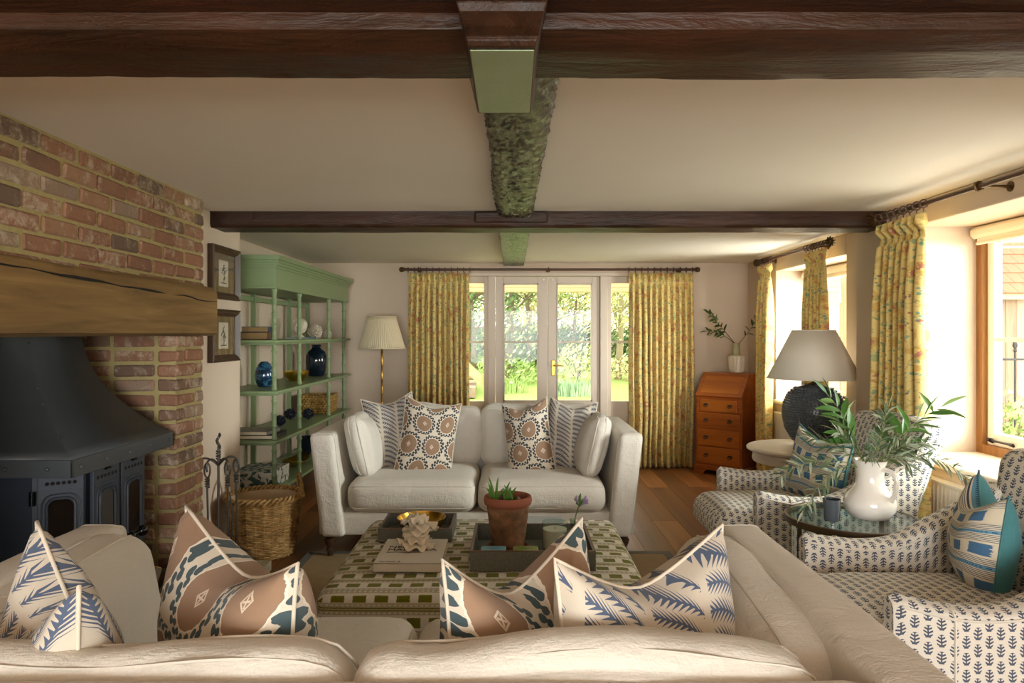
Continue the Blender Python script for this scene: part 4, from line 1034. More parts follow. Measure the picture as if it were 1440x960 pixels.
# ------------------------------------------------------------------ sofas
def soft_point(size, r, puff, fn, p):
    h = [a/2 for a in size]; r = min(r, *h); q = Vector([p[i]*h[i] for i in range(3)])
    core = Vector([max(-h[i]+r, min(h[i]-r, q[i])) for i in range(3)]); d = q-core
    if d.length > 1e-9: q = core + d.normalized()*r
    for i in range(3):
        j, k = (i+1) % 3, (i+2) % 3; q[i] += puff[i]*p[i]*(1-p[j]**2)*(1-p[k]**2)
    return Vector(fn(*q)) if fn else q
def seam_loop(b, c, size, r, puff, fn, axis, val, w=.0035, n=20):
    j, k = (axis+1) % 3, (axis+2) % 3; pts = []
    per = [(lerp(-1, 1, i/n), -1) for i in range(n)] + [(1, lerp(-1, 1, i/n)) for i in range(n)] + [(lerp(1, -1, i/n), 1) for i in range(n)] + [(-1, lerp(1, -1, i/n)) for i in range(n)]
    for (s_, t_) in per:
        p = [0, 0, 0]; p[axis] = val; p[j] = s_; p[k] = t_; q = soft_point(size, r, puff, fn, p); pts.append((q[0]+c[0], q[1]+c[1], q[2]+c[2]))
    b.tube(pts, w, 5, closed=True)
def cushion(name, parent, c, size, r, puff, mat, axis, seed, fn=None, wob=.008, n=14, seams=True, val=.82):
    o = MB().soft(c, size, r, puff, n, wob, seed, fn).build(name, mat, parent, angle=180, weld=.0008)
    if seams:
        b = MB()
        for v in (-val, val): seam_loop(b, c, size, r+.001, puff, fn, axis, v)
        b.build('seam', M['seam'], o)
    return o
def sofa(lab, loc, rz, W_, D, seed, nearfn=None, bz=0, fat=0, tops=(.0, .0)):
    t = thing('sofa', lab, 'sofa', loc, rz); hw = W_/2; at = .15
    MB().soft((0, D/2, .225), (W_-.10, D-.05, .16), .03, (0, 0, 0), 8).build('base', M['linen'], t, angle=180, weld=.0008)
    for sg in (-1, 1):
        fn = lambda x, y, z, sg=sg: (x + sg*.075*(z/.65 + .5), y - .0*z, z)
        o = MB().soft((sg*(hw-.155), D/2-.01, .475), (at, D+.02, .65), .03, (.006, 0, .006), 12, .003, seed+sg, fn).build('arm', M['linen'], t, angle=180, weld=.0008)
        b = MB(); seam_loop(b, (sg*(hw-.155), D/2-.01, .475), (at, D+.02, .65), .031, (.006, 0, .006), fn, 1, -.93, .003); b.build('seam', M['seam'], o)
    MB().soft((0, D-.08, .475), (W_-.26, .16, .65), .04, (0, 0, 0), 10, .003, seed).build('back_frame', M['linen'], t, angle=180, weld=.0008)
    lp = [(.001, 0), (.017, 0), (.021, .02), (.026, .045), (.019, .055), (.024, .062), (.034, .085), (.038, .105), (.026, .122), (.036, .132), (.036, .155)]
    lm = MB().lathe(lp, 16).mesh('leg', M['leg_wood'])
    for x in (-hw+.12, hw-.12):
        for y in (.07, D-.08): inst('leg', lm, t, (x, y, .012))
    iw = W_ - 2*.235; sw = iw/2
    for i, sg in enumerate((-1, 1)):
        cushion('seat_cushion', t, (sg*sw/2, (D-.22)/2-.015, .40), (sw-.006, D-.20, .20), .075, (.0, .012, .028), M['linen'], 2, seed+5+i, None, .006, 16, True, .80)
    for i, sg in enumerate((-1, 1)):
        lean = lambda x, y, z, sg=sg, i=i: (x, y + .18*(z+.2)*.6, z + tops[i]*(1 if z > 0 else .2) + .012*math.sin(x*9+i*2+seed)*(1 if z > 0 else 0))
        cushion('back_cushion', t, (sg*sw/2, D-.265, .685+bz/2), (sw+.015, .20, .43+bz), .085, (0, .055, .02), M['linen'], 1, seed+9+i, lean, .012, 18, True, .55)
    for sg in (-1, 1):
        fn = lambda x, y, z, sg=sg: (x + sg*.09*(z/.4 + .5), y, z + .02*(-y/.35))
        cushion('arm_cushion', t, (sg*(hw-.335+fat*.7), D*.40+.02, .68-fat*1.25), (.135+fat, D*.66, .40-fat*.15), .07, (.045, .02, .015), M['linen'], 0, seed+15+sg, fn, .008, 14, True, .5)
    return t
sofa('cream linen sofa facing the camera in front of the french doors', (-.225, 4.49, 0), 0, 2.12, .98, 3)
sofa('cream linen sofa in the foreground seen from behind', (-.305, 2.36, 0), PI, 2.26, 1.20, 21, bz=-.085, fat=.07, tops=(.006, -.008))

# ------------------------------------------------------------------ scatter cushions
def pillow(lab, A, B, down, h, T, mat, seed, chop=.09, pipe='pipe_cream', back=None, uvrot=0, uvs=1.0, uvoff=None, name='scatter_cushion', group=None, ear=.0, flip=1):
    A, B, d = Vector(A), Vector(B), Vector(down).normalized(); ex = (B-A); w = ex.length; ex.normalize()
    d = (d - ex*d.dot(ex)).normalized(); nn = ex.cross(d).normalized()*flip
    base = (A+B)/2 + d*h; t = thing(name, lab, 'cushion', tuple(base)); rg = random.Random(seed)
    N = 26
    def P(s_, t_, side):
        a, b_ = abs(s_), abs(t_)
        s2 = s_*(1 - .07*(1-t_*t_)); t2 = t_*(1 - .06*(1-s_*s_))
        f = max(0, (1-a**2.6))**.5*max(0, (1-b_**2.6))**(.5 if t_ < 0 else .36)
        th = T*f*(1 - .25*max(0, t_)*chop/.09*.6)
        k = ((t_+1)/2)**1.6
        dent = chop*(1.04-(a*a+.03)**.58)*k
        e = ear*(a**6)*(max(0, t_)**6)
        q = A + ex*(w*(s2+1)/2) + d*(h*(1-t2)/2 + dent - e) + nn*(side*th)
        q += nn*(dent*.25)                     # the chopped edge slumps
        wv = mnoise.noise_vector(Vector((s_*2.2+seed, t_*2.2, side*.7)))*.010*f
        return q + wv - base
    def uv(s_, t_):
        x, y = s_*w/2*uvs, t_*h/2*uvs
        if uvrot: x, y = x*math.cos(uvrot)-y*math.sin(uvrot), x*math.sin(uvrot)+y*math.cos(uvrot)
        return (x + uvoff[0], y + uvoff[1]) if uvoff else (x + seed*.113, y + seed*.071)
    ez = lambda u: math.copysign(abs(2*u-1)**.8, 2*u-1)
    for side, mt, nm in ((1, mat, 'front_panel'), (-1, back or mat, 'back_panel')):
        b = MB(); b.grid(lambda u, v: P(ez(u), ez(v), side), N, N, uvfn=lambda u, v: uv(ez(u), ez(v))); b.build(nm, M[mt], t, angle=180)
    b = MB(); pts = []
    per = [(lerp(-1, 1, i/16), -1) for i in range(16)] + [(1, lerp(-1, 1, i/16)) for i in range(16)] + [(lerp(1, -1, i/16), 1) for i in range(16)] + [(-1, lerp(1, -1, i/16)) for i in range(16)]
    for (s_, t_) in per: pts.append(P(s_, t_, 1))
    b.tube(pts, .0048, 6, closed=True); b.build('piping', M[pipe], t, angle=180)
    return t
# on the near sofa
pillow('blue fern print cushion at the left end of the foreground sofa, behind the left arm', (-1.13, 1.69, .985), (-.835, 1.37, .945), (.05, -.02, -1), .47, .115, 'fern_print', 3, .13, uvrot=R(70))
pillow('tan oval and teal leaf cushion left of centre on the foreground sofa', (-.885, 1.93, .965), (-.445, 1.475, .955), (.06, -.06, -1), .47, .14, 'medallion_print', 5, .11, 'medallion_print', uvoff=(.37, -.046))
pillow('tan oval and teal leaf cushion right of centre on the foreground sofa', (-.147, 1.50, .955), (.178, 1.80, .965), (-.03, -.05, -1), .47, .14, 'medallion_print', 8, .14, 'medallion_print', uvoff=(.25, -.02))
pillow('blue fern print cushion at the right end of the foreground sofa', (.088, 1.475, .965), (.515, 1.74, .965), (.02, -.04, -1), .48, .135, 'fern_print', 11, .11, uvrot=R(12))
# on the far sofa
pillow('navy fern stripe cushion at the left end of the far sofa', (-1.06, 4.98, .975), (-.72, 5.10, 1.02), (.06, -.25, -1), .52, .11, 'fern_stripe', 14, .06, uvrot=R(4), flip=-1)
pillow('tan oval medallion cushion on the left half of the far sofa', (-.735, 4.93, 1.01), (-.355, 4.99, .945), (.02, -.28, -1), .54, .11, 'medallion_small', 17, .06, 'medallion_small', flip=-1)
pillow('tan oval medallion cushion on the right half of the far sofa', (-.075, 5.0, .935), (.238, 4.93, .995), (.0, -.28, -1), .53, .11, 'medallion_small', 20, .06, 'medallion_small', flip=-1)
pillow('navy fern stripe cushion at the right end of the far sofa', (.275, 5.08, .985), (.60, 4.97, .955), (-.05, -.25, -1), .51, .11, 'fern_stripe', 23, .06, uvrot=R(-5), flip=-1)

# ------------------------------------------------------------------ ottoman
t = thing('ottoman', 'large square ottoman in green and white ikat checks', 'ottoman', (-.105, 3.24, 0))
b = MB(); hx, hy = .645, .56
def ott(u, v):   # over the top, front, sides: wrapped superellipse
    return None
o = MB().soft((0, 0, .30), (2*hx, 2*hy, .30), .05, (.01, .01, .012), 16, .003, 2)
# continuous cloth: run the bands over the front edge
for i, p in enumerate(o.v):
    x, y, z = p; o.uv[i] = (x, (y if z > .42 or abs(y) < hy*.97 else math.copysign(hy, y) + math.copysign(.45-z, y)*1.0))
    if abs(x) > hx*.985 and z < .42: o.uv[i] = (math.copysign(hx + (.45-z), x), y)
o.build('upholstery', M['ikat_print'], t, angle=180, weld=False)
MB().box(-hx+.02, hx-.02, -hy+.02, hy-.02, .12, .16).build('base', M['ikat_print'], t, smooth=False)
b = MB(); n = 24; pts = []
for z in (.165,):
    for (x, y) in ((-hx, -hy), (hx, -hy), (hx, hy), (-hx, hy)): pts.append((x, y, z))
b.tube(pts, .006, 6, closed=True); b.build('piping', M['ikat_print'], t)
lm = MB().lathe([(.018, 0), (.024, .03), (.03, .12), (.032, .13)], 14).mesh('leg', M['leg_wood'])
for x in (-hx+.08, hx-.08):
    for y in (-hy+.08, hy-.08): inst('leg', lm, t, (x, y, .011))
OT = .4625
def tray(lab, x0, x1, y0, y1, h):
    t = thing('tray', lab, 'tray', ((x0+x1)/2, (y0+y1)/2, OT)); hw, hd = (x1-x0)/2, (y1-y0)/2; w = .012
    MB().box(-hw, hw, -hd, hd, 0, .008).build('base', M['shagreen'], t, smooth=False)
    for a in ((-hw, hw, -hd, -hd+w), (-hw, hw, hd-w, hd), (-hw, -hw+w, -hd+w, hd-w), (hw-w, hw, -hd+w, hd-w)):
        s_ = MB().box(a[0], a[1], a[2], a[3], .008, h-.003).build('side', M['shagreen'], t, smooth=False)
        MB().box(a[0], a[1], a[2], a[3], h-.003, h).build('edge', M['tray_edge'], s_, smooth=False)
tray('smaller grey shagreen tray holding the gold bowl', -.625, -.28, 3.31, 3.60, .062)
tray('larger grey shagreen tray holding the terracotta pot', -.172, .342, 2.90, 3.33, .082)
bowl('bowl', 'shallow polished gold bowl in the smaller tray', (-.44, 3.455, OT+.0085), .118, .072, M['gold'], .004, .3, 36)
t = thing('coffee_table_book', 'thick white book with black title under the shell ornament', 'book', (-.4275, 3.06, OT), 0); w_, d_, h_ = .275, .345, .036
b = MB(); b.box(-w_/2, w_/2, -d_/2, d_/2, 0, .004); b.box(-w_/2, w_/2, -d_/2, d_/2, h_-.004, h_); b.box(-w_/2, w_/2, -d_/2, -d_/2+.006, 0, h_); cov = b.build('cover', M['cover_white'], t, smooth=False, bevel=.0015)
MB().box(-w_/2+.005, w_/2-.005, -d_/2+.006, d_/2-.006, .004, h_-.004).build('pages', M['page'], t, smooth=False)
def text(body, size, loc, parent, mat, rot=(0,0,0), name='title', sx=1, align='LEFT'):
    c = bpy.data.curves.new('title', 'FONT'); c.body = body; c.size = size; c.extrude = .0004; c.align_x = align
    tmp = bpy.data.objects.new('tmp', c); COL.objects.link(tmp); dg = bpy.context.evaluated_depsgraph_get()
    me = bpy.data.meshes.new_from_object(tmp.evaluated_get(dg)); bpy.data.objects.remove(tmp)
    me.materials.clear(); me.materials.append(M[mat].m)
    return inst(name, me, parent, loc, rot, (sx, 1, 1))
text('NELSON', .040, (-w_/2+.028, .038, h_+.0004), cov, 'ink', sx=1.15); text('MANDELA', .040, (-w_/2+.028, -.002, h_+.0004), cov, 'ink', sx=1.15)
b = MB(); rg = random.Random(4); x = -w_/2+.03
for k in range(17):
    l_ = rg.uniform(.004, .008); b.box(x, x+l_, -.028, -.021, h_+.0001, h_+.0007); x += l_+.0025
x = -w_/2+.02
for k in range(9): l_ = rg.uniform(.004, .007); b.box(x, x+l_, -.152, -.147, h_+.0001, h_+.0007); x += l_+.002
b.box(x+.008, x+.016, -.154, -.145, h_+.0001, h_+.0007); b.build('small_print', M['ink'], cov, smooth=False)
# frilled shell / coral
b = MB()
rg = random.Random(9)
for k in range(9):
    a0 = rg.uniform(0, 2*PI); cx_, cy_, cz_ = rg.uniform(-.035, .035), rg.uniform(-.02, .02), .02 + k*.0135; rr = rg.uniform(.06, .085)*(1-.03*k); til = rg.uniform(-.25, .25); t2 = rg.uniform(-.25, .25); fq = rg.choice((6, 7, 8))
    def fr(u, v, a0=a0, cx_=cx_, cy_=cy_, cz_=cz_, rr=rr, til=til, t2=t2, fq=fq):
        a = a0 + u*2*PI*.85; r = rr*v*(1+.12*math.sin(a*3)); z = cz_ + .0095*v*v*math.sin(a*fq)*1.2 + .012*(1-v)
        return (cx_ + r*math.cos(a), cy_ + r*math.sin(a), max(.003, z + til*r*math.cos(a)*.8 + t2*r*math.sin(a)*.8))
    b.grid(fr, 90, 7)
b.sphere((0, 0, .05), (.04, .035, .05), 12, 8)
o = b.build('shell_ornament', M['shell'], loc=(-.415, 3.115, OT+h_+.0005), angle=180); o.modifiers.new('t', 'SOLIDIFY').thickness = .0035; tag(o, 'cream frilled coral like shell lying on the white book', 'ornament')
# terracotta pot with shoots
px, py, pz = -.018, 3.13, OT+.0085
o = MB().lathe([(.07, 0), (.088, .004), (.094, .028), (.088, .028), (.082, .010), (.001, .008)], 30).build('saucer', M['terracotta_rim'], loc=(px, py, pz)); tag(o, 'terracotta saucer under the flowerpot', 'saucer')
t = thing('flowerpot', 'weathered terracotta flowerpot with green bulb shoots', 'flowerpot', (px, py, pz+.0095))
MB().lathe([(.068, 0), (.07, .003), (.094, .20), (.090, .20), (.085, .19)], 34).build('pot', M['terracotta'], t)
MB().lathe([(.094, .197), (.103, .205), (.107, .222), (.103, .238), (.095, .24), (.088, .232), (.086, .20)], 34).build('rim', M['terracotta_rim'], t)
MB().lathe([(.087, .205), (.06, .215), (.001, .222)], 20).build('soil', M['soil'], t)
rg = random.Random(12)
for k in range(17):
    x, y = (-.055 + rg.gauss(0, .008), rg.uniform(-.02, .02)) if k < 6 else (rg.uniform(-.02, .045), rg.uniform(-.04, .03)); L = rg.uniform(.05, .125)*(1 if k < 6 else .7); dx, dy = rg.uniform(-.03, .03), rg.uniform(-.02, .02)
    b = MB(); pts = bez((x, y, .212), (x+dx*.2, y, .212+L*.6), (x+dx, y+dy, .212+L), 6); b.tube(pts, [.005, .0062, .0065, .006, .005, .0035, .0008], 6); b.xf(Matrix.Identity(4)); b.build('shoot', M['shoot'], t)
for k in range(4):
    b = MB(); b.lathe([(.001, 0), (.014, .006), (.012, .016), (.003, .028)], 10); b.build('bulb', M['cover_brown'], t, loc=(rg.uniform(-.05, .05), rg.uniform(-.04, .03), .212))
def smallbox(lab, loc, size, mat):
    t = thing('matchbox', lab, 'box', loc); w, d, h = size
    MB().box(-w/2, w/2, -d/2, d/2, 0, h).build('sleeve', M[mat], t, smooth=False, bevel=.0015); MB().box(-w/2-.002, w/2+.002, -d/2+.004, d/2-.004, .003, h-.003).build('drawer', M['paper'], t, smooth=False)
    b = MB()
    for k, l_ in enumerate((.06, .03, .008)): b.box(-l_/2, l_/2, d*.22-k*.009, d*.22-k*.009+.003, h, h+.0004)
    b.build('lettering', M['ink'], t, smooth=False)
smallbox('pale blue box at the front of the larger tray', (-.078, 2.972, OT+.0085), (.1, .105, .058), 'cover_blue')
smallbox('olive green box at the front of the larger tray', (.058, 2.972, OT+.0085), (.1, .105, .058), 'cover_green')
t = thing('candle', 'white candle in a clear glass tumbler in the larger tray', 'candle', (.19, 3.16, OT+.0085))
MB().lathe([(.05, 0), (.056, .004), (.058, .125), (.055, .125), (.053, .012), (.001, .010)], 30).build('tumbler', M['clear_glass'], t); MB().lathe([(.001, .013), (.052, .013), (.0535, .095), (.001, .092)], 28).build('wax', M['wax'], t); MB().tube([(0,0,.09), (.002, 0, .104)], .0015, 5).build('wick', M['ink'], t)
for i, (z, w, d, rz, cv, lb) in enumerate(((0, .24, .25, 2, 'cover_grey', 'grey magazine at the bottom of the stack behind the larger tray'), (.0185, .225, .235, -3, 'cover_pale', 'pale glossy magazine on top of the stack behind the larger tray'))):
    book('magazine', (.14, 3.52, OT+z), (w, d, .018), R(rz), cv, lb)
t = thing('bud_vase', 'small clear glass bud vase in the larger tray', 'vase', (.275, 3.21, OT+.0085)); MB().lathe([(.02, 0), (.024, .004), (.024, .07), (.014, .09), (.013, .12), (.015, .125), (.013, .125), (.011, .09), (.02, .07), (.02, .008), (.001, .006)], 20).build('glass', M['clear_glass'], t)
t = thing('freesia_stem', 'lilac and green freesia stem in the bud vase', 'flower', (.275, 3.21, OT+.02))
MB().tube(bez((0,0,.0), (.0, 0, .12), (.03, -.01, .18), 8), .0028, 6).build('stem', M['stem_green'], t)
for k, (x, z, mt) in enumerate(((.018, .185, 'shoot'), (.028, .20, 'shoot'), (.038, .19, 'shoot'), (.05, .20, 'stem_green'), (.062, .19, 'lilac'), (.055, .205, 'lilac'), (.012, .205, 'lilac'), (.03, .215, 'shoot'))):
    b = MB(); b.tube([(.03, -.01, .172), ((x+.03)/2, -.01, (z+.17)/2+.004), (x, -.01, z), (x+.004, -.01, z+.016)], [.002, .005, .007 if mt != 'lilac' else .010, .002], 7); b.build('bud', M[mt], t)

# ------------------------------------------------------------------ armchairs
def armchair(lab, loc, rz, seed):
    t = thing('armchair', lab, 'armchair', loc, rz); SP = M['sprig_print']
    for sg in (-1, 1):
        def topz(x): return .635 - .035*math.sin(PI*min(1, max(0, x/.52))) + (max(0, x-.34)/.45)**1.6*.20
        def outer(x): return .36 + .05*min(1, x/.15)**.8
        inn = .29; NX = 26
        def sec(x):
            zt = topz(x); o_, i_ = outer(x), inn; r = .028; pts = [(o_, .07), (o_, .2), (o_, .35), (o_, zt-r-.05), (o_, zt-r)]
            pts += [(o_-r+r*math.cos(R(a)), zt-r+r*math.sin(R(a))) for a in (30, 60, 90)]
            pts += [(lerp(o_-r, i_+r, k/3), zt+.006*math.sin(PI*k/3)) for k in (1, 2)]
            pts += [(i_+r-r*math.cos(R(a)), zt-r+r*math.sin(R(a))) for a in (90, 60, 30)]
            pts += [(i_, zt-r), (i_, zt-r-.06), (i_, .35), (i_, .2), (i_, .07)]; return pts
        b = MB(); vs = []; uvs = []; xs = [0, .006, .02] + [lerp(.045, .78, k/NX) for k in range(NX+1)]
        for x in xs:
            e = .02*max(0, 1-x/.02); per = 0; pr = None
            for (y, z) in sec(x):
                ym = (outer(x)+inn)/2; yy = ym + (y-ym)*(1 - e*6); zz = z - (e*.8 if z > .3 else 0)
                if pr: per += math.dist(pr, (y, z))
                pr = (y, z); vs.append((x, sg*yy, zz)); uvs.append((x + .9*(sg > 0), per))
        n = len(sec(0)); b.add(vs, [(i*n+j, i*n+j+1, (i+1)*n+j+1, (i+1)*n+j) for i in range(len(xs)-1) for j in range(n-1)], uvs)
        b.add([vs[j] for j in range(n)], [tuple(range(n))], [(vs[j][1], vs[j][2]) for j in range(n)])
        o = b.build('arm', SP, t, angle=60, weld=False)
        b = MB(); xr = .155; b.tube([(xr, sg*(y+.0005 if y > .3 else y), z) for (y, z) in sec(xr)[:9]], .004, 5)
        b.tube([(x, sg*(outer(x)), topz(x)-.022) for x in xs[2:]], .004, 5); b.tube([(x, sg*inn, topz(x)-.022) for x in xs[2:]], .004, 5); b.build('piping', SP, o)
    fnb = lambda x, y, z: (x + .17*(z+.3)/.6 + .06*(1-(y/.4)**2), y*(1 + .20*max(0, (z+.05))/.35), z + .03*(1-(y/.42)**2)*(1 if z > 0 else 0))
    cb = (.70, 0, .655); sz = (.15, .66, .60)
    o = MB().soft(cb, sz, .06, (.03, .0, .01), 16, .003, seed, fnb).build('backrest', SP, t, angle=180, weld=False)
    b = MB(); seam_loop(b, cb, sz, .061, (.03, 0, .01), fnb, 0, -.7, .004); b.build('piping', SP, o)
    MB().soft((.36, 0, .20), (.76, .60, .24), .03, (0, 0, 0), 8).build('base', SP, t, angle=180)
    fns = lambda x, y, z: (x, y*(1.0 + .0*(x < 0)), z + .012*(1-(y/.3)**2))
    MB().soft((.26, 0, .405), (.86, .57, .20), .085, (.02, .0, .02), 18, .003, seed+3, fns).build('seat_cushion', SP, t, angle=180, weld=False)
    lm = MB().lathe([(.013, 0), (.018, .03), (.022, .085)], 12).mesh('leg', M['leg_wood'])
    for x in (.05, .74):
        for y in (-.3, .3): inst('leg', lm, t, (x, y, .001))
    return t
armchair('blue sprig print armchair beyond the round glass table', (1.235, 3.94, 0), 0, 31)
armchair('blue sprig print armchair nearest the camera at the right edge', (1.155, 2.51, 0), 0, 33)
pillow('blue and cream striped cushion on the armchair beyond the glass table', (1.66, 4.10, .915), (1.80, 3.72, .885), (-.22, -.06, -1), .40, .085, 'blue_stripe', 41, .06, 'teal_velvet', 'teal_velvet', uvrot=0, flip=-1)
pillow('blue and cream striped cushion with teal velvet back on the nearest armchair', (1.80, 2.74, .905), (1.70, 2.43, .875), (-.10, .0, -1), .42, .105, 'blue_stripe', 44, .10, 'teal_velvet', 'teal_velvet', uvrot=0, flip=-1)

# ------------------------------------------------------------------ round glass side table
t = thing('side_table', 'round glass topped side table with a bronze rim between the armchairs', 'side table', (1.545, 3.235, 0)); TZ = .60
MB().lathe([(.001, TZ-.010), (.272, TZ-.010), (.272, TZ-.002), (.001, TZ-.002)], 48).build('glass_top', M['table_glass'], t)
MB().lathe([(.272, TZ-.03), (.286, TZ-.03), (.288, TZ-.002), (.286, TZ), (.274, TZ), (.271, TZ-.012)], 56, caps=False).build('rim', M['bronze'], t)
for k in range(4):
    a = R(35+90*k); c, s_ = .262*math.cos(a), .262*math.sin(a); b = MB(); b.box(c-.009, c+.009, s_-.009, s_+.009, .0, TZ-.02); b.build('leg', M['bronze'], t, smooth=False, bevel=.002)
b = MB()
for k in range(2): a = R(35+90*k); b.tube([(.26*math.cos(a), .26*math.sin(a), .2), (-.26*math.cos(a), -.26*math.sin(a), .2)], .007, 8)
b.build('stretcher', M['bronze'], t)
t = thing('jug', 'rounded white glazed jug with a loop handle on the glass table', 'jug', (1.62, 3.22, TZ), R(-60))
MB().lathe([(.07, 0), (.085, .006), (.108, .04), (.112, .07), (.10, .105), (.075, .13), (.062, .155), (.058, .19), (.064, .235), (.074, .262), (.069, .262), (.056, .235), (.05, .19), (.054, .155), (.001, .14)], 36).build('body', M['white_glaze'], t, angle=80)
b = MB(); b.tube(bez((.058, 0, .225), (.15, 0, .235), (.118, 0, .13), 10) + [Vector((.10, 0, .09))], .011, 10); b.build('handle', M['white_glaze'], t)
o = MB().lathe([(.03, 0), (.033, .003), (.038, .095), (.035, .095), (.031, .008), (.001, .007)], 26).build('tumbler', M['charcoal_glaze'], loc=(1.425, 3.17, TZ)); tag(o, 'small dark smoky tumbler on the glass table', 'tumbler')
# ------------------------------------------------------------------ cut branches
def leaf_mesh(name, mat, L, w, fold=.25, n=5, curl=.15):
    b = MB(); vs = []
    for i in range(n+1):
        t_ = i/n; ww = w*math.sin(PI*min(1, t_*.94+.03))**.8*(1-.25*t_)
        z = -curl*L*t_*t_
        vs += [(L*t_, -ww/2, z+ww*fold), (L*t_, 0, z), (L*t_, ww/2, z+ww*fold)]
    b.add(vs, [f for i in range(n) for f in ((3*i, 3*i+1, 3*i+4, 3*i+3), (3*i+1, 3*i+2, 3*i+5, 3*i+4))])
    return b.mesh(name, mat, angle=180)
def branch(name, lab, base, tip, bow, meshes, n, rg, start=.25, r=.0028, stem='stem_green', spread=55, size=(.8, 1.2), cat='branch', group=None, berries=0):
    base, tip = Vector(base), Vector(tip); mid = (base+tip)/2 + Vector(bow)
    t = thing(name, lab, cat, tuple(base), group=group); P = bez((0,0,0), mid-base, tip-base, 14)
    MB().tube(P, [lerp(r, r*.35, i/14) for i in range(15)], 5).build('stem', M[stem], t)
    for i in range(n):
        k = start + (1-start)*(i+.5)/n; j = min(13, int(k*14)); p = P[j].lerp(P[j+1], k*14-j); d = (P[j+1]-P[j]).normalized()
        side = d.cross(Vector((0, -.75, .65))).normalized() * (1 if i % 2 else -1)
        a = R(spread*rg.uniform(.6, 1.2)); ld = (d*math.cos(a) + side*math.sin(a) + Vector((rg.uniform(-.25, .25), rg.uniform(-.35, .35), rg.uniform(-.25, .2)))).normalized()
        if i == n-1: ld = d
        q = ld.to_track_quat('X', 'Z'); q = q @ Matrix.Rotation(rg.uniform(-1.0, 1.0), 3, 'X').to_quaternion()
        o = inst('leaf', rg.choice(meshes), t, tuple(p)); o.rotation_mode = 'QUATERNION'; o.rotation_quaternion = q; s_ = rg.uniform(*size); o.scale = (s_, s_, s_)
    for i in range(berries):
        k = rg.uniform(.6, 1); j = min(13, int(k*14)); c = P[j]; b = MB()
        for q in range(6): d = Vector((rg.uniform(-.03, .03), rg.uniform(-.02, .02), rg.uniform(.0, .045))); b.tube([c, c+d], .0012, 4); b.sphere(c+d, .0055, 6, 5)
        b.build('berries', M['stem_green'], t)
    return t
ol = [leaf_mesh('leaf', M['olive_leaf'], .062, .013), leaf_mesh('leaf', M['olive_leaf'], .05, .012, .3, 5, .0)]
br = [leaf_mesh('leaf', M['broad_leaf'], .105, .034), leaf_mesh('leaf', M['broad_leaf'], .09, .030, .2, 5, .05)]
dk = [leaf_mesh('leaf', M['dark_leaf'], .075, .042, .1), leaf_mesh('leaf', M['dark_leaf'], .06, .03, .15, 5, .3)]
rg = random.Random(77); J0 = Vector((1.62, 3.22, .835))
spec = [  # (dx, dy, dz) tip from the jug mouth, bow, kind, leaves, label
 ((-.42, -.02, -.05), (0, 0, .12), 'o', 30, 'long olive branch reaching furthest left from the white jug'),
 ((-.33, -.06, -.20), (-.02, 0, .17), 'o', 26, 'olive branch drooping over the dark tumbler'),
 ((-.26, .05, .12), (0, 0, .06), 'o', 26, 'olive branch pointing up and left from the white jug'),
 ((-.20, .0, .33), (.03, 0, .04), 'b', 9, 'broad leaved branch rising highest on the left of the white jug'),
 ((-.10, .10, .20), (0, 0, .03), 'b', 8, 'short broad leaved sprig upright at the back of the white jug'),
 ((.32, -.02, .27), (-.03, 0, .06), 'b', 11, 'broad leaved branch reaching up to the right of the white jug'),
 ((.24, .06, .17), (0, 0, .05), 'b', 9, 'broad leaved sprig leaning right above the jug handle'),
 ((.45, -.05, -.09), (.02, 0, .19), 'o', 28, 'olive branch arching furthest right toward the striped cushion'),
 ((.30, .04, .09), (0, 0, .08), 'o', 24, 'olive branch spreading right in front of the armchair back'),
 ((.05, -.04, .24), (.02, 0, .0), 'o', 24, 'olive branch standing upright in the middle of the white jug'),
 ((.13, .08, .26), (0, 0, .0), 'o', 22, 'olive branch upright right of the middle of the white jug'),
 ((-.05, -.10, .06), (-.03, -.04, .08), 'o', 20, 'short olive sprig spilling over the front lip of the white jug'),
 ((.12, -.10, .02), (.02, -.05, .10), 'o', 20, 'short olive sprig hanging at the front right of the white jug'),
 ((-.14, .02, .15), (0, 0, .05), 'o', 22, 'olive branch behind the drooping ones on the left of the white jug'),
 ((.18, -.03, .10), (0, 0, .06), 'o', 22, 'olive sprig just above the jug handle'),
]
for (d, bow, k, n, lb) in spec:
    base = J0 + Vector((d[0]*.06, d[1]*.1, -.02)); tip = J0 + Vector(d)
    branch('olive_branch' if k == 'o' else 'leafy_branch', lb, base, tip, bow, ol if k == 'o' else br, n, rg, .28 if k == 'o' else .42, .0026, 'stem_green', 50, (.95, 1.4))

# ------------------------------------------------------------------ bureau in the corner
ang = math.atan2(-.33, .37)
t = thing('bureau', 'reddish wooden writing bureau with four drawers in the far corner', 'bureau', (1.90, 7.35, 0), ang); BW, BD = .496, .40
b = MB(); b.prism([(0, .085), (BD, .085), (BD, 1.02), (.20, 1.02), (.185, 1.005), (.0, .80)], 0, BW, 'x'); b.build('carcass', M['bureau'], t, smooth=False, bevel=.003)
MB().box(-.004, BW+.004, .185, BD, 1.018, 1.03).build('top', M['bureau'], t, smooth=False, bevel=.003)
b = MB(); b.hexa([(-.004, -.014, .785), (-.004, .0, .803), (-.004, .180, 1.005), (-.004, .192, 1.024), (BW+.004, -.014, .785), (BW+.004, .0, .803), (BW+.004, .180, 1.005), (BW+.004, .192, 1.024)])
b = MB(); nrm = Vector((0, -.76, .65)); a0, a1 = Vector((0, -.004, .79)), Vector((0, .188, 1.018))
vs = []
for x in (.0, BW):
    for p in (a0, a0+nrm*.018, a1, a1+nrm*.018): vs.append((x, p.y, p.z))
b.hexa(vs); lid = b.build('fall_front', M['bureau'], t, smooth=False, bevel=.004)
b = MB(); vs = []
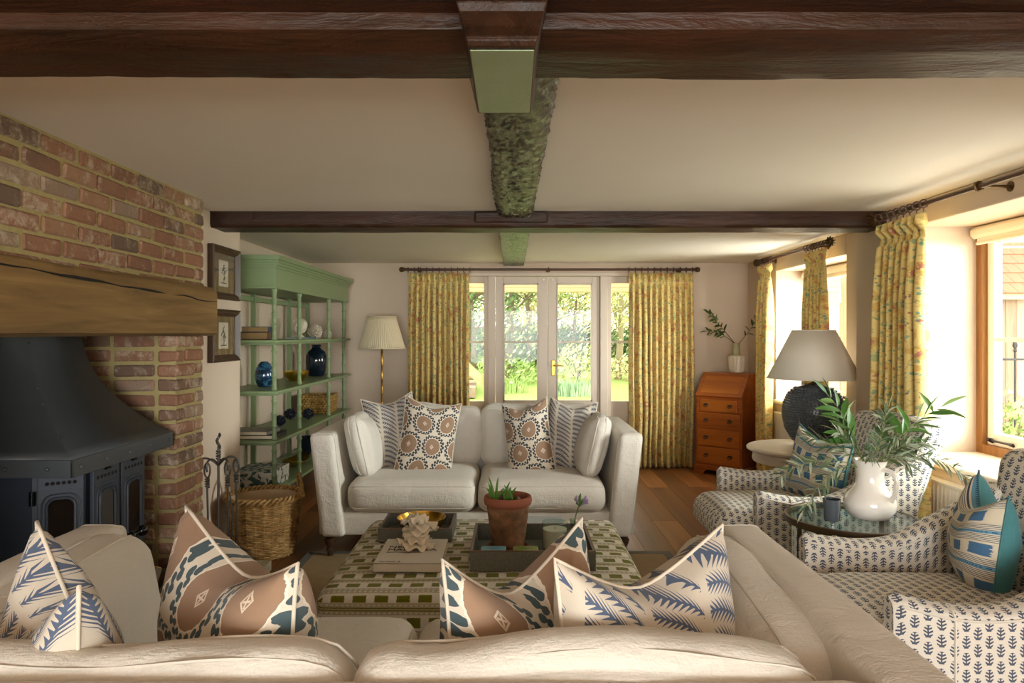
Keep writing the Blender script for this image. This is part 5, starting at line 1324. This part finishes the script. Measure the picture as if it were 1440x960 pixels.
for x in (.045, BW-.045):
    for q in (.14, .86):
        for e in (.0182, .0192): p = a0.lerp(a1, q) + nrm*e; vs.append((x, p.y, p.z))
b.hexa(vs); b.build('inlay_panel', M['bureau_drawer'], lid, smooth=False)
for (z0, z1, m_) in ((.645, .765, .052), (.475, .628, .022), (.298, .458, .022), (.112, .280, .022)):
    dr = MB().box(m_, BW-m_, -.008, .004, z0, z1).build('drawer', M['bureau_drawer'], t, smooth=False, bevel=.003)
    for x in (.12, BW-.12):
        b = MB(); zc = (z0+z1)/2+.005
        b.tube([(x-.024, -.012, zc), (x-.012, -.014, zc+.01), (x, -.014, zc+.006), (x+.012, -.014, zc+.01), (x+.024, -.012, zc)], [.004, .008, .009, .008, .004], 6)
        b.tube([(x-.02, -.014, zc), (x-.018, -.03, zc-.014), (x, -.032, zc-.02), (x+.018, -.03, zc-.014), (x+.02, -.014, zc)], .0036, 6); b.build('drop_handle', M['dark_steel'], dr)
for x in (.026, BW-.026):
    o = MB().box(x-.011, x+.011, -.008, .004, .645, .765).build('lid_support', M['bureau'], t, smooth=False, bevel=.002); b = MB(); b.sphere((x, -.013, .705), .007, 8, 6); b.build('knob', M['brass'], o)
b = MB(); pl = [(-.015, 0), (.09, 0), (.10, .03), (.13, .05), (BW-.13, .05), (BW-.10, .03), (BW-.09, 0), (BW+.015, 0), (BW+.015, .075), (BW, .092), (0, .092), (-.015, .075)]
b.prism(pl, -.015, .01, 'y'); b.build('plinth', M['bureau'], t, smooth=False)
b = MB(); b.box(BW-.005, BW+.015, .0, BD, 0, .085); b.box(-.015, .005, .0, BD, 0, .085); b.build('side_plinth', M['bureau'], t, smooth=False)
vb = Vector((2.33, 7.38, 1.031))
t = thing('vase', 'ribbed cream vase with a pale green neck on the bureau', 'vase', tuple(vb))
b = MB()
prof = [(.055, 0), (.072, .004), (.08, .06), (.086, .15), (.082, .168), (.066, .178)]
b.grid(lambda u, v: (lambda r, z: ((r + .0022*math.cos(2*PI*u*40)*(1 if .03 < z < .16 else 0))*math.cos(2*PI*u), (r + .0022*math.cos(2*PI*u*40)*(1 if .03 < z < .16 else 0))*math.sin(2*PI*u), z))(*[lerp(prof[min(4, int(v*5))][q], prof[min(4, int(v*5))+1][q], v*5-min(4, int(v*5))) for q in (0, 1)]), 200, 20, wrapu=True)
b.build('body', M['ceramic_matt'], t, angle=180); MB().lathe([(.066, .178), (.042, .184), (.037, .19), (.036, .29), (.042, .305), (.038, .306), (.031, .29), (.03, .19)], 26).build('neck', M['celadon'], t)
vm = vb + Vector((0, 0, .28)); rg = random.Random(5)
branch('leafy_branch', 'leafy branch leaning left from the vase on the bureau', vm, vm + Vector((-.30, -.02, .34)), (.0, 0, .02), dk, 13, rg, .35, .004, 'twig', 60, (.9, 1.3), berries=5)
branch('leafy_branch', 'lower leafy branch reaching left from the vase on the bureau', vm, vm + Vector((-.31, .05, .15)), (.02, 0, .08), dk, 11, rg, .35, .0035, 'twig', 60, (.9, 1.2), berries=2)
branch('leafy_branch', 'leafy branch leaning right toward the curtain from the vase on the bureau', vm, vm + Vector((.19, -.1, .30)), (.03, 0, -.01), dk, 8, rg, .3, .0035, 'twig', 55, (.8, 1.2))

# ------------------------------------------------------------------ table lamp on a round white table
t = thing('side_table', 'round off white pedestal table under the big table lamp', 'side table', (2.14, 5.22, 0))
MB().lathe([(.001, .572), (.385, .572), (.398, .58), (.40, .592), (.39, .602), (.001, .604)], 56).build('top', M['ceramic_matt'], t)
MB().lathe([(.33, .50), (.355, .495), (.36, .51), (.35, .575), (.33, .575)], 56).build('apron', M['ceramic_matt'], t)
MB().lathe([(.06, .09), (.05, .12), (.03, .16), (.045, .25), (.055, .30), (.03, .36), (.026, .45), (.06, .52)], 24).build('pedestal', M['ceramic_matt'], t)
for k in range(3): a = 2*PI*k/3 + .5; MB().tube(bez((.03*math.cos(a), .03*math.sin(a), .13), (.2*math.cos(a), .2*math.sin(a), .13), (.29*math.cos(a), .29*math.sin(a), .02), 8), [.03, .03, .028, .026, .024, .022, .02, .02, .02], 8).build('foot', M['ceramic_matt'], t)
t = thing('table_lamp', 'large dark hobnail table lamp with a wide linen shade', 'lamp', (2.205, 5.20, .605))
pr = [(.09, 0), (.10, .01), (.15, .06), (.195, .14), (.213, .24), (.205, .32), (.175, .39), (.125, .435), (.07, .452), (.045, .46)]
MB().lathe(pr, 40).build('base', M['charcoal_glaze'], t, angle=180)
b = MB()
for j in range(24):
    z = .02 + j*.0178; i = max(k for k in range(len(pr)-1) if pr[k][1] <= z); q = (z-pr[i][1])/(pr[i+1][1]-pr[i][1]); r = lerp(pr[i][0], pr[i+1][0], q); nn = max(12, int(2*PI*r/.0235))
    for k in range(nn):
        a = 2*PI*(k + .5*(j % 2))/nn; c = Vector((r*math.cos(a), r*math.sin(a), z)); d = Vector((math.cos(a), math.sin(a), .15)); s_ = Vector((-math.sin(a), math.cos(a), 0)); u = Vector((0, 0, 1)); w = .0098
        vs = [c + (s_*math.cos(m_*PI/3) + u*math.sin(m_*PI/3))*w for m_ in range(6)] + [c + d*.0085 + (s_*math.cos(m_*PI/3) + u*math.sin(m_*PI/3))*w*.5 for m_ in range(6)]
        b.add(vs, [(m_, (m_+1) % 6, 6+(m_+1) % 6, 6+m_) for m_ in range(6)] + [tuple(range(6, 12))])
b.build('hobnails', M['charcoal_glaze'], t, angle=180, kind='stuff')
MB().lathe([(.045, .46), (.03, .468), (.012, .475), (.012, .56), (.02, .56), (.02, .60), (.001, .60)], 18).build('stem', M['old_brass'], t)
o = MB().lathe([(.322, .502), (.15, .852)], 56, caps=False).build('shade', M['lamp_linen'], t, angle=180); o.modifiers.new('t', 'SOLIDIFY').thickness = .004
b = MB()
for r, z in ((.322, .503), (.150, .851)): b.tube([(r*math.cos(2*PI*i/48), r*math.sin(2*PI*i/48), z) for i in range(48)], .0035, 5, closed=True)
for k in range(3): a = 2*PI*k/3; b.tube([(.015*math.cos(a), .015*math.sin(a), .58), (.15*math.cos(a), .15*math.sin(a), .848)], .0025, 5)
b.build('shade_ring', M['lamp_linen'], t)

# ------------------------------------------------------------------ garden
def gz(y): return -.10 + max(0, y-9)*.05 if y < 24 else .65
b = MB(); b.grid(lambda u, v: (lerp(-45, 45, u), [-40, 7.9, 9, 12, 16, 20, 24, 34, 70][round(v*8)], gz([-40, 7.9, 9, 12, 16, 20, 24, 34, 70][round(v*8)]) - .0), 6, 8)
o = b.build('lawn', M['lawn'], smooth=False); tag(o, 'mown lawn beyond the french doors', 'lawn', kind='structure')
b = MB(); b.box(-6, 9, -11, -5.25, -.2, -.06); b.box(2.96, 9, -5.25, 9.2, -.2, -.06); b.box(-6, 2.96, 7.87, 9.2, -.2, -.06)
tag(b.build('terrace', M['terrace'], smooth=False), 'pale stone terrace around the house', 'terrace', kind='structure')
t = thing('porch_beam', 'pale timber porch beam seen through the top of the french doors', 'beam', (.4, 9.35, 0))
MB().box(-4.2, 4.2, -.07, .07, 2.03, 2.24).build('beam', M['porch_wood'], t, smooth=False, bevel=.01); MB().box(-4.2, 4.2, -.09, .09, 1.985, 2.03).build('lower_rail', M['porch_wood'], t, smooth=False)
for x in (-3.8, 3.8): MB().box(x-.07, x+.07, -.07, .07, -.08, 2.0).build('post', M['porch_wood'], t, smooth=False)
def leaves(b, n, c, rad, size, rg, up=.4):
    for i in range(n):
        while True:
            p = Vector((rg.uniform(-1, 1), rg.uniform(-1, 1), rg.uniform(-1, 1)))
            if .15 < p.length < 1: break
        p = Vector((c[0]+p.x*rad[0], c[1]+p.y*rad[1], c[2]+p.z*rad[2])); d = Vector((rg.gauss(0, 1), rg.gauss(0, 1), rg.gauss(0, 1))).normalized(); e = d.orthogonal().normalized(); f = d.cross(e); s_ = size*rg.uniform(.6, 1.4)
        b.add([p-e*s_, p-f*s_*.45, p+e*s_, p+f*s_*.45], [(0, 1, 2, 3)])
def tree(lab, x, y, h, rr, seed, fol, n=1100, trunk_r=.10, size=.075, ivy=False, low=.35, bark='trunk'):
    rg = random.Random(seed); t = thing('tree', lab, 'tree', (x, y, gz(y))); b = MB()
    lean = Vector((rg.uniform(-.4, .4), rg.uniform(-.3, .3), 0)); top = Vector((lean.x, lean.y, h*.8))
    P = bez((0,0,-.1), (lean.x*.2 + rg.uniform(-.2, .2), 0, h*.45), top, 8); b.tube(P, [lerp(trunk_r, trunk_r*.35, i/8) for i in range(9)], 8); b.build('trunk', M[bark], t)
    b = MB(); ends = []
    for k in range(9):
        j = rg.randint(2, 7); a = rg.uniform(0, 2*PI); L = rr*rg.uniform(.6, 1.1); e = P[j] + Vector((L*math.cos(a), L*math.sin(a)*.8, L*rg.uniform(.1, .7))); ends.append(e)
        b.tube(bez(P[j], P[j].lerp(e, .5) + Vector((0, 0, L*.15)), e, 5), [trunk_r*.3, trunk_r*.26, trunk_r*.2, trunk_r*.16, trunk_r*.12, trunk_r*.06], 5)
        for q in range(3):
            m_ = P[j].lerp(e, rg.uniform(.4, .9)); b.tube([m_, m_ + Vector((rg.uniform(-.7, .7), rg.uniform(-.5, .5), rg.uniform(.0, .7)))], [trunk_r*.1, trunk_r*.04], 4)
    b.build('branches', M[bark], t)
    b = MB()
    for e in ends + [top, P[6]]: leaves(b, n//11, e, (rr*.55, rr*.5, rr*.45), size, rg)
    b.build('crown', M[fol], t, smooth=False, kind='stuff')
    if ivy:
        b = MB()
        for i in range(7): leaves(b, 90, P[i], (trunk_r*2.2, trunk_r*2.2, h*.07), .06, rg)
        b.build('ivy', M['foliage_ivy'], t, smooth=False, kind='stuff')
tree('ivy clad tree seen through the left sidelight', -1.0, 17.5, 4.6, 1.5, 1, 'foliage_ivy', 1100, .13, .06, True)
tree('ivy clad tree seen at the left edge of the left door', -.05, 19.0, 4.8, 1.6, 2, 'foliage_spring', 2000, .12, .055, True)
tree('slim pale tree seen in the middle of the left door', .55, 21.0, 4.6, 1.7, 3, 'foliage_spring', 2200, .08, .06)
tree('dark trunked tree seen near the centre of the doors', 1.05, 22.5, 5, 1.7, 4, 'foliage_mid', 1700, .11, .065, True)
tree('spreading spring tree with bright branches right of the doors centre', 2.6, 17.5, 4.0, 1.9, 5, 'foliage_spring', 2600, .10, .05, False, .35, 'bark_pale')
tree('slim tree standing behind the yellow shrub', 1.9, 22.0, 4.6, 1.6, 6, 'foliage_straw', 1900, .06, .06)
tree('pale tree seen through the right sidelight', 3.6, 21.0, 4.6, 1.8, 7, 'foliage_straw', 2600, .05, .06, False, .3, 'bark_pale')
rg = random.Random(15)
for k, (x, lb) in enumerate(((-6.5, 'furthest left of the back row'), (-4, 'second from the left of the back row'), (-1.6, 'behind the timber steps in the back row'), (.6, 'behind the left door in the back row'), (2.8, 'behind the right door in the back row'), (5.0, 'behind the right sidelight in the back row'), (7.5, 'furthest right of the back row'))):
    tree('hazy woodland tree %s' % lb, x, 27 + rg.uniform(-1, 1), 4.6, 2.5, 30+k, ['foliage_straw', 'foliage_spring', 'foliage_mid'][k % 3], 5200, .10, .075)
def shrub(name, lab, x, y, rx, rz, fol, n, size, seed, cat='shrub', ry=None):
    rg = random.Random(seed); t = thing(name, lab, cat, (x, y, gz(y))); b = MB()
    leaves(b, n, (0, 0, rz*.85), (rx, ry or rx*.7, rz), size, rg); b.build('foliage', M[fol], t, smooth=False, kind='stuff'); b = MB()
    for i in range(7): a = rg.uniform(0, 2*PI); b.tube([(0, 0, 0), (rx*.6*math.cos(a), rx*.4*math.sin(a), rz*1.3)], [.02, .008], 5)
    b.build('stems', M['trunk'], t)
shrub('shrub', 'yellow green shrub beyond the door handle', 1.55, 16.3, .75, .55, 'foliage_spring', 700, .05, 61)
shrub('shrub', 'low dark green shrub seen low in the left door', .1, 16.6, .9, .32, 'foliage_mid', 600, .05, 62)
shrub('shrub', 'dark evergreen hedge bush behind the yellow shrub', 2.0, 19.5, 1.9, .6, 'foliage_dark', 1100, .06, 63)
shrub('shrub', 'pale flowering shrub seen through the right sidelight', 3.0, 17.2, .8, .35, 'foliage_straw', 600, .05, 64)
shrub('shrub', 'bushy evergreen between the trunks of the left door', .6, 19.8, .9, .7, 'foliage_dark', 700, .06, 65)
shrub('shrub', 'evergreen bush behind the timber steps', -1.6, 18.8, .9, .6, 'foliage_mid', 600, .06, 66)
shrub('shrub', 'woodland undergrowth at the foot of the back row', .5, 25.0, 6, .62, 'foliage_ivy', 9000, .09, 67, ry=1.4)
def clump(lab, x, y, r, h, n, mat, seed, flowers=0):
    rg = random.Random(seed); t = thing('bulb_clump', lab, 'plant', (x, y, gz(y)-.02)); b = MB(); tips = []
    for i in range(n):
        a = rg.uniform(0, 2*PI); q = r*math.sqrt(rg.random()); p = Vector((q*math.cos(a), q*math.sin(a)*.7, 0)); L = h*rg.uniform(.35, 1.15); d = Vector((math.cos(a)*rg.uniform(0, .6)*L, rg.uniform(-.1, .1), L*(1-.4*(q/r)**2))); m_ = p + Vector((d.x*.3, d.y*.3, L*.6)); e = p+d; s_ = Vector((.007, 0, 0)); tips.append(e)
        b.add([p-s_, p+s_, m_+s_, m_-s_, e], [(0, 1, 2, 3), (3, 2, 4)])
    b.build('blades', M[mat], t, smooth=False, kind='stuff')
    for i in range(flowers): c = rg.choice(tips); fb = MB(); fb.lathe([(.008, -.01), (.045, .0), (.02, .012), (.025, .03)], 7, c=tuple(c)); fb.build('flower', M['blossom'], t)
clump('daffodil clump with pale flowers seen in the left door', -.08, 15.0, .42, .40, 260, 'foliage_mid', 71, 16)
clump('blue green bulb clump seen low in the right door', 1.25, 14.6, .48, .42, 420, 'foliage_blue', 72, 3)
# bed of bare soil and timber steps on the left
o = MB().prism([(-3.2, 14.1), (-.72, 14.0), (-.80, 16.0), (-3.2, 17.0)], .2, .40, 'z').build('soil_bed', M['bare_soil'], smooth=False); o.location.z = -.02; tag(o, 'bare earth bed around the timber steps', 'flower bed', kind='structure')
t = thing('garden_steps', 'pale timber garden steps seen through the left sidelight', 'steps', (-.62, 15.0, .38))
for y in (-.35, .35): MB().hexa([(-.02, y-.03, -.02), (-.02, y+.03, -.02), (-1.2, y-.03, 1.12), (-1.2, y+.03, 1.12), (-.02, y-.03, .16), (-.02, y+.03, .16), (-1.2, y-.03, 1.30), (-1.2, y+.03, 1.30)]).build('stringer', M['porch_wood'], t, smooth=False)
for k in range(5): MB().box(-.34-k*.2, -.10-k*.2, -.32, .32, .14+k*.19, .18+k*.19).build('tread', M['porch_wood'], t, smooth=False)
# shed and railings outside the near window
t = thing('garden_shed', 'weathered boarded shed with a tiled roof seen through the window beside the armchairs', 'shed', (6.9, 9.3, -.06))
MB().box(-1.85, 2.2, .03, 2.6, 0, 1.98).build('core', M['outer_wall'], t, smooth=False)
bm_ = MB().box(-.075, .075, -.014, .014, 0, 1.98).mesh('board', M['shed_board'], False)
for k in range(26): inst('board', bm_, t, (-1.77 + k*.155, .012, 0))
MB().hexa([(-2.0, -.3, 1.93), (-2.0, -.3, 2.0), (-2.0, 1.5, 3.3), (-2.0, 1.5, 3.37), (2.4, -.3, 1.93), (2.4, -.3, 2.0), (2.4, 1.5, 3.3), (2.4, 1.5, 3.37)]).build('roof_deck', M['porch_wood'], t, smooth=False)
tm = MB().box(-.082, .082, -.14, .14, -.008, .008).mesh('tile', M['roof_tile'], False)
for j in range(9):
    for k in range(26): inst('tile', tm, t, (-1.95 + k*.17 + (j % 2)*.085, -.22 + j*.2, 2.085 + j*.1445), (R(33), 0, 0))
t = thing('iron_railing', 'black iron railing with spear tops outside the window beside the armchairs', 'railing', (5.9, 8.2, -.06))
for k in range(9):
    x = -.9 + k*.2; p = MB().tube([(x, 0, 0), (x, 0, 1.30)], .011, 6).build('bar', M['rail_black'], t); MB().lathe([(.008, 1.28), (.024, 1.30), (.010, 1.32), (.028, 1.36), (.002, 1.45)], 8, c=(x, 0, 0)).build('spear', M['rail_black'], p)
for z in (.2, 1.2): MB().box(-1.0, .8, -.012, .012, z-.012, z+.012).build('rail', M['rail_black'], t, smooth=False)
shrub('shrub', 'leafy green plant low against the railing outside the near window', 5.25, 7.6, .45, .45, 'foliage_mid', 420, .05, 81)
shrub('shrub', 'climbing plant hanging from the shed roof outside the near window', 6.05, 8.75, .5, .5, 'foliage_spring', 320, .05, 82)
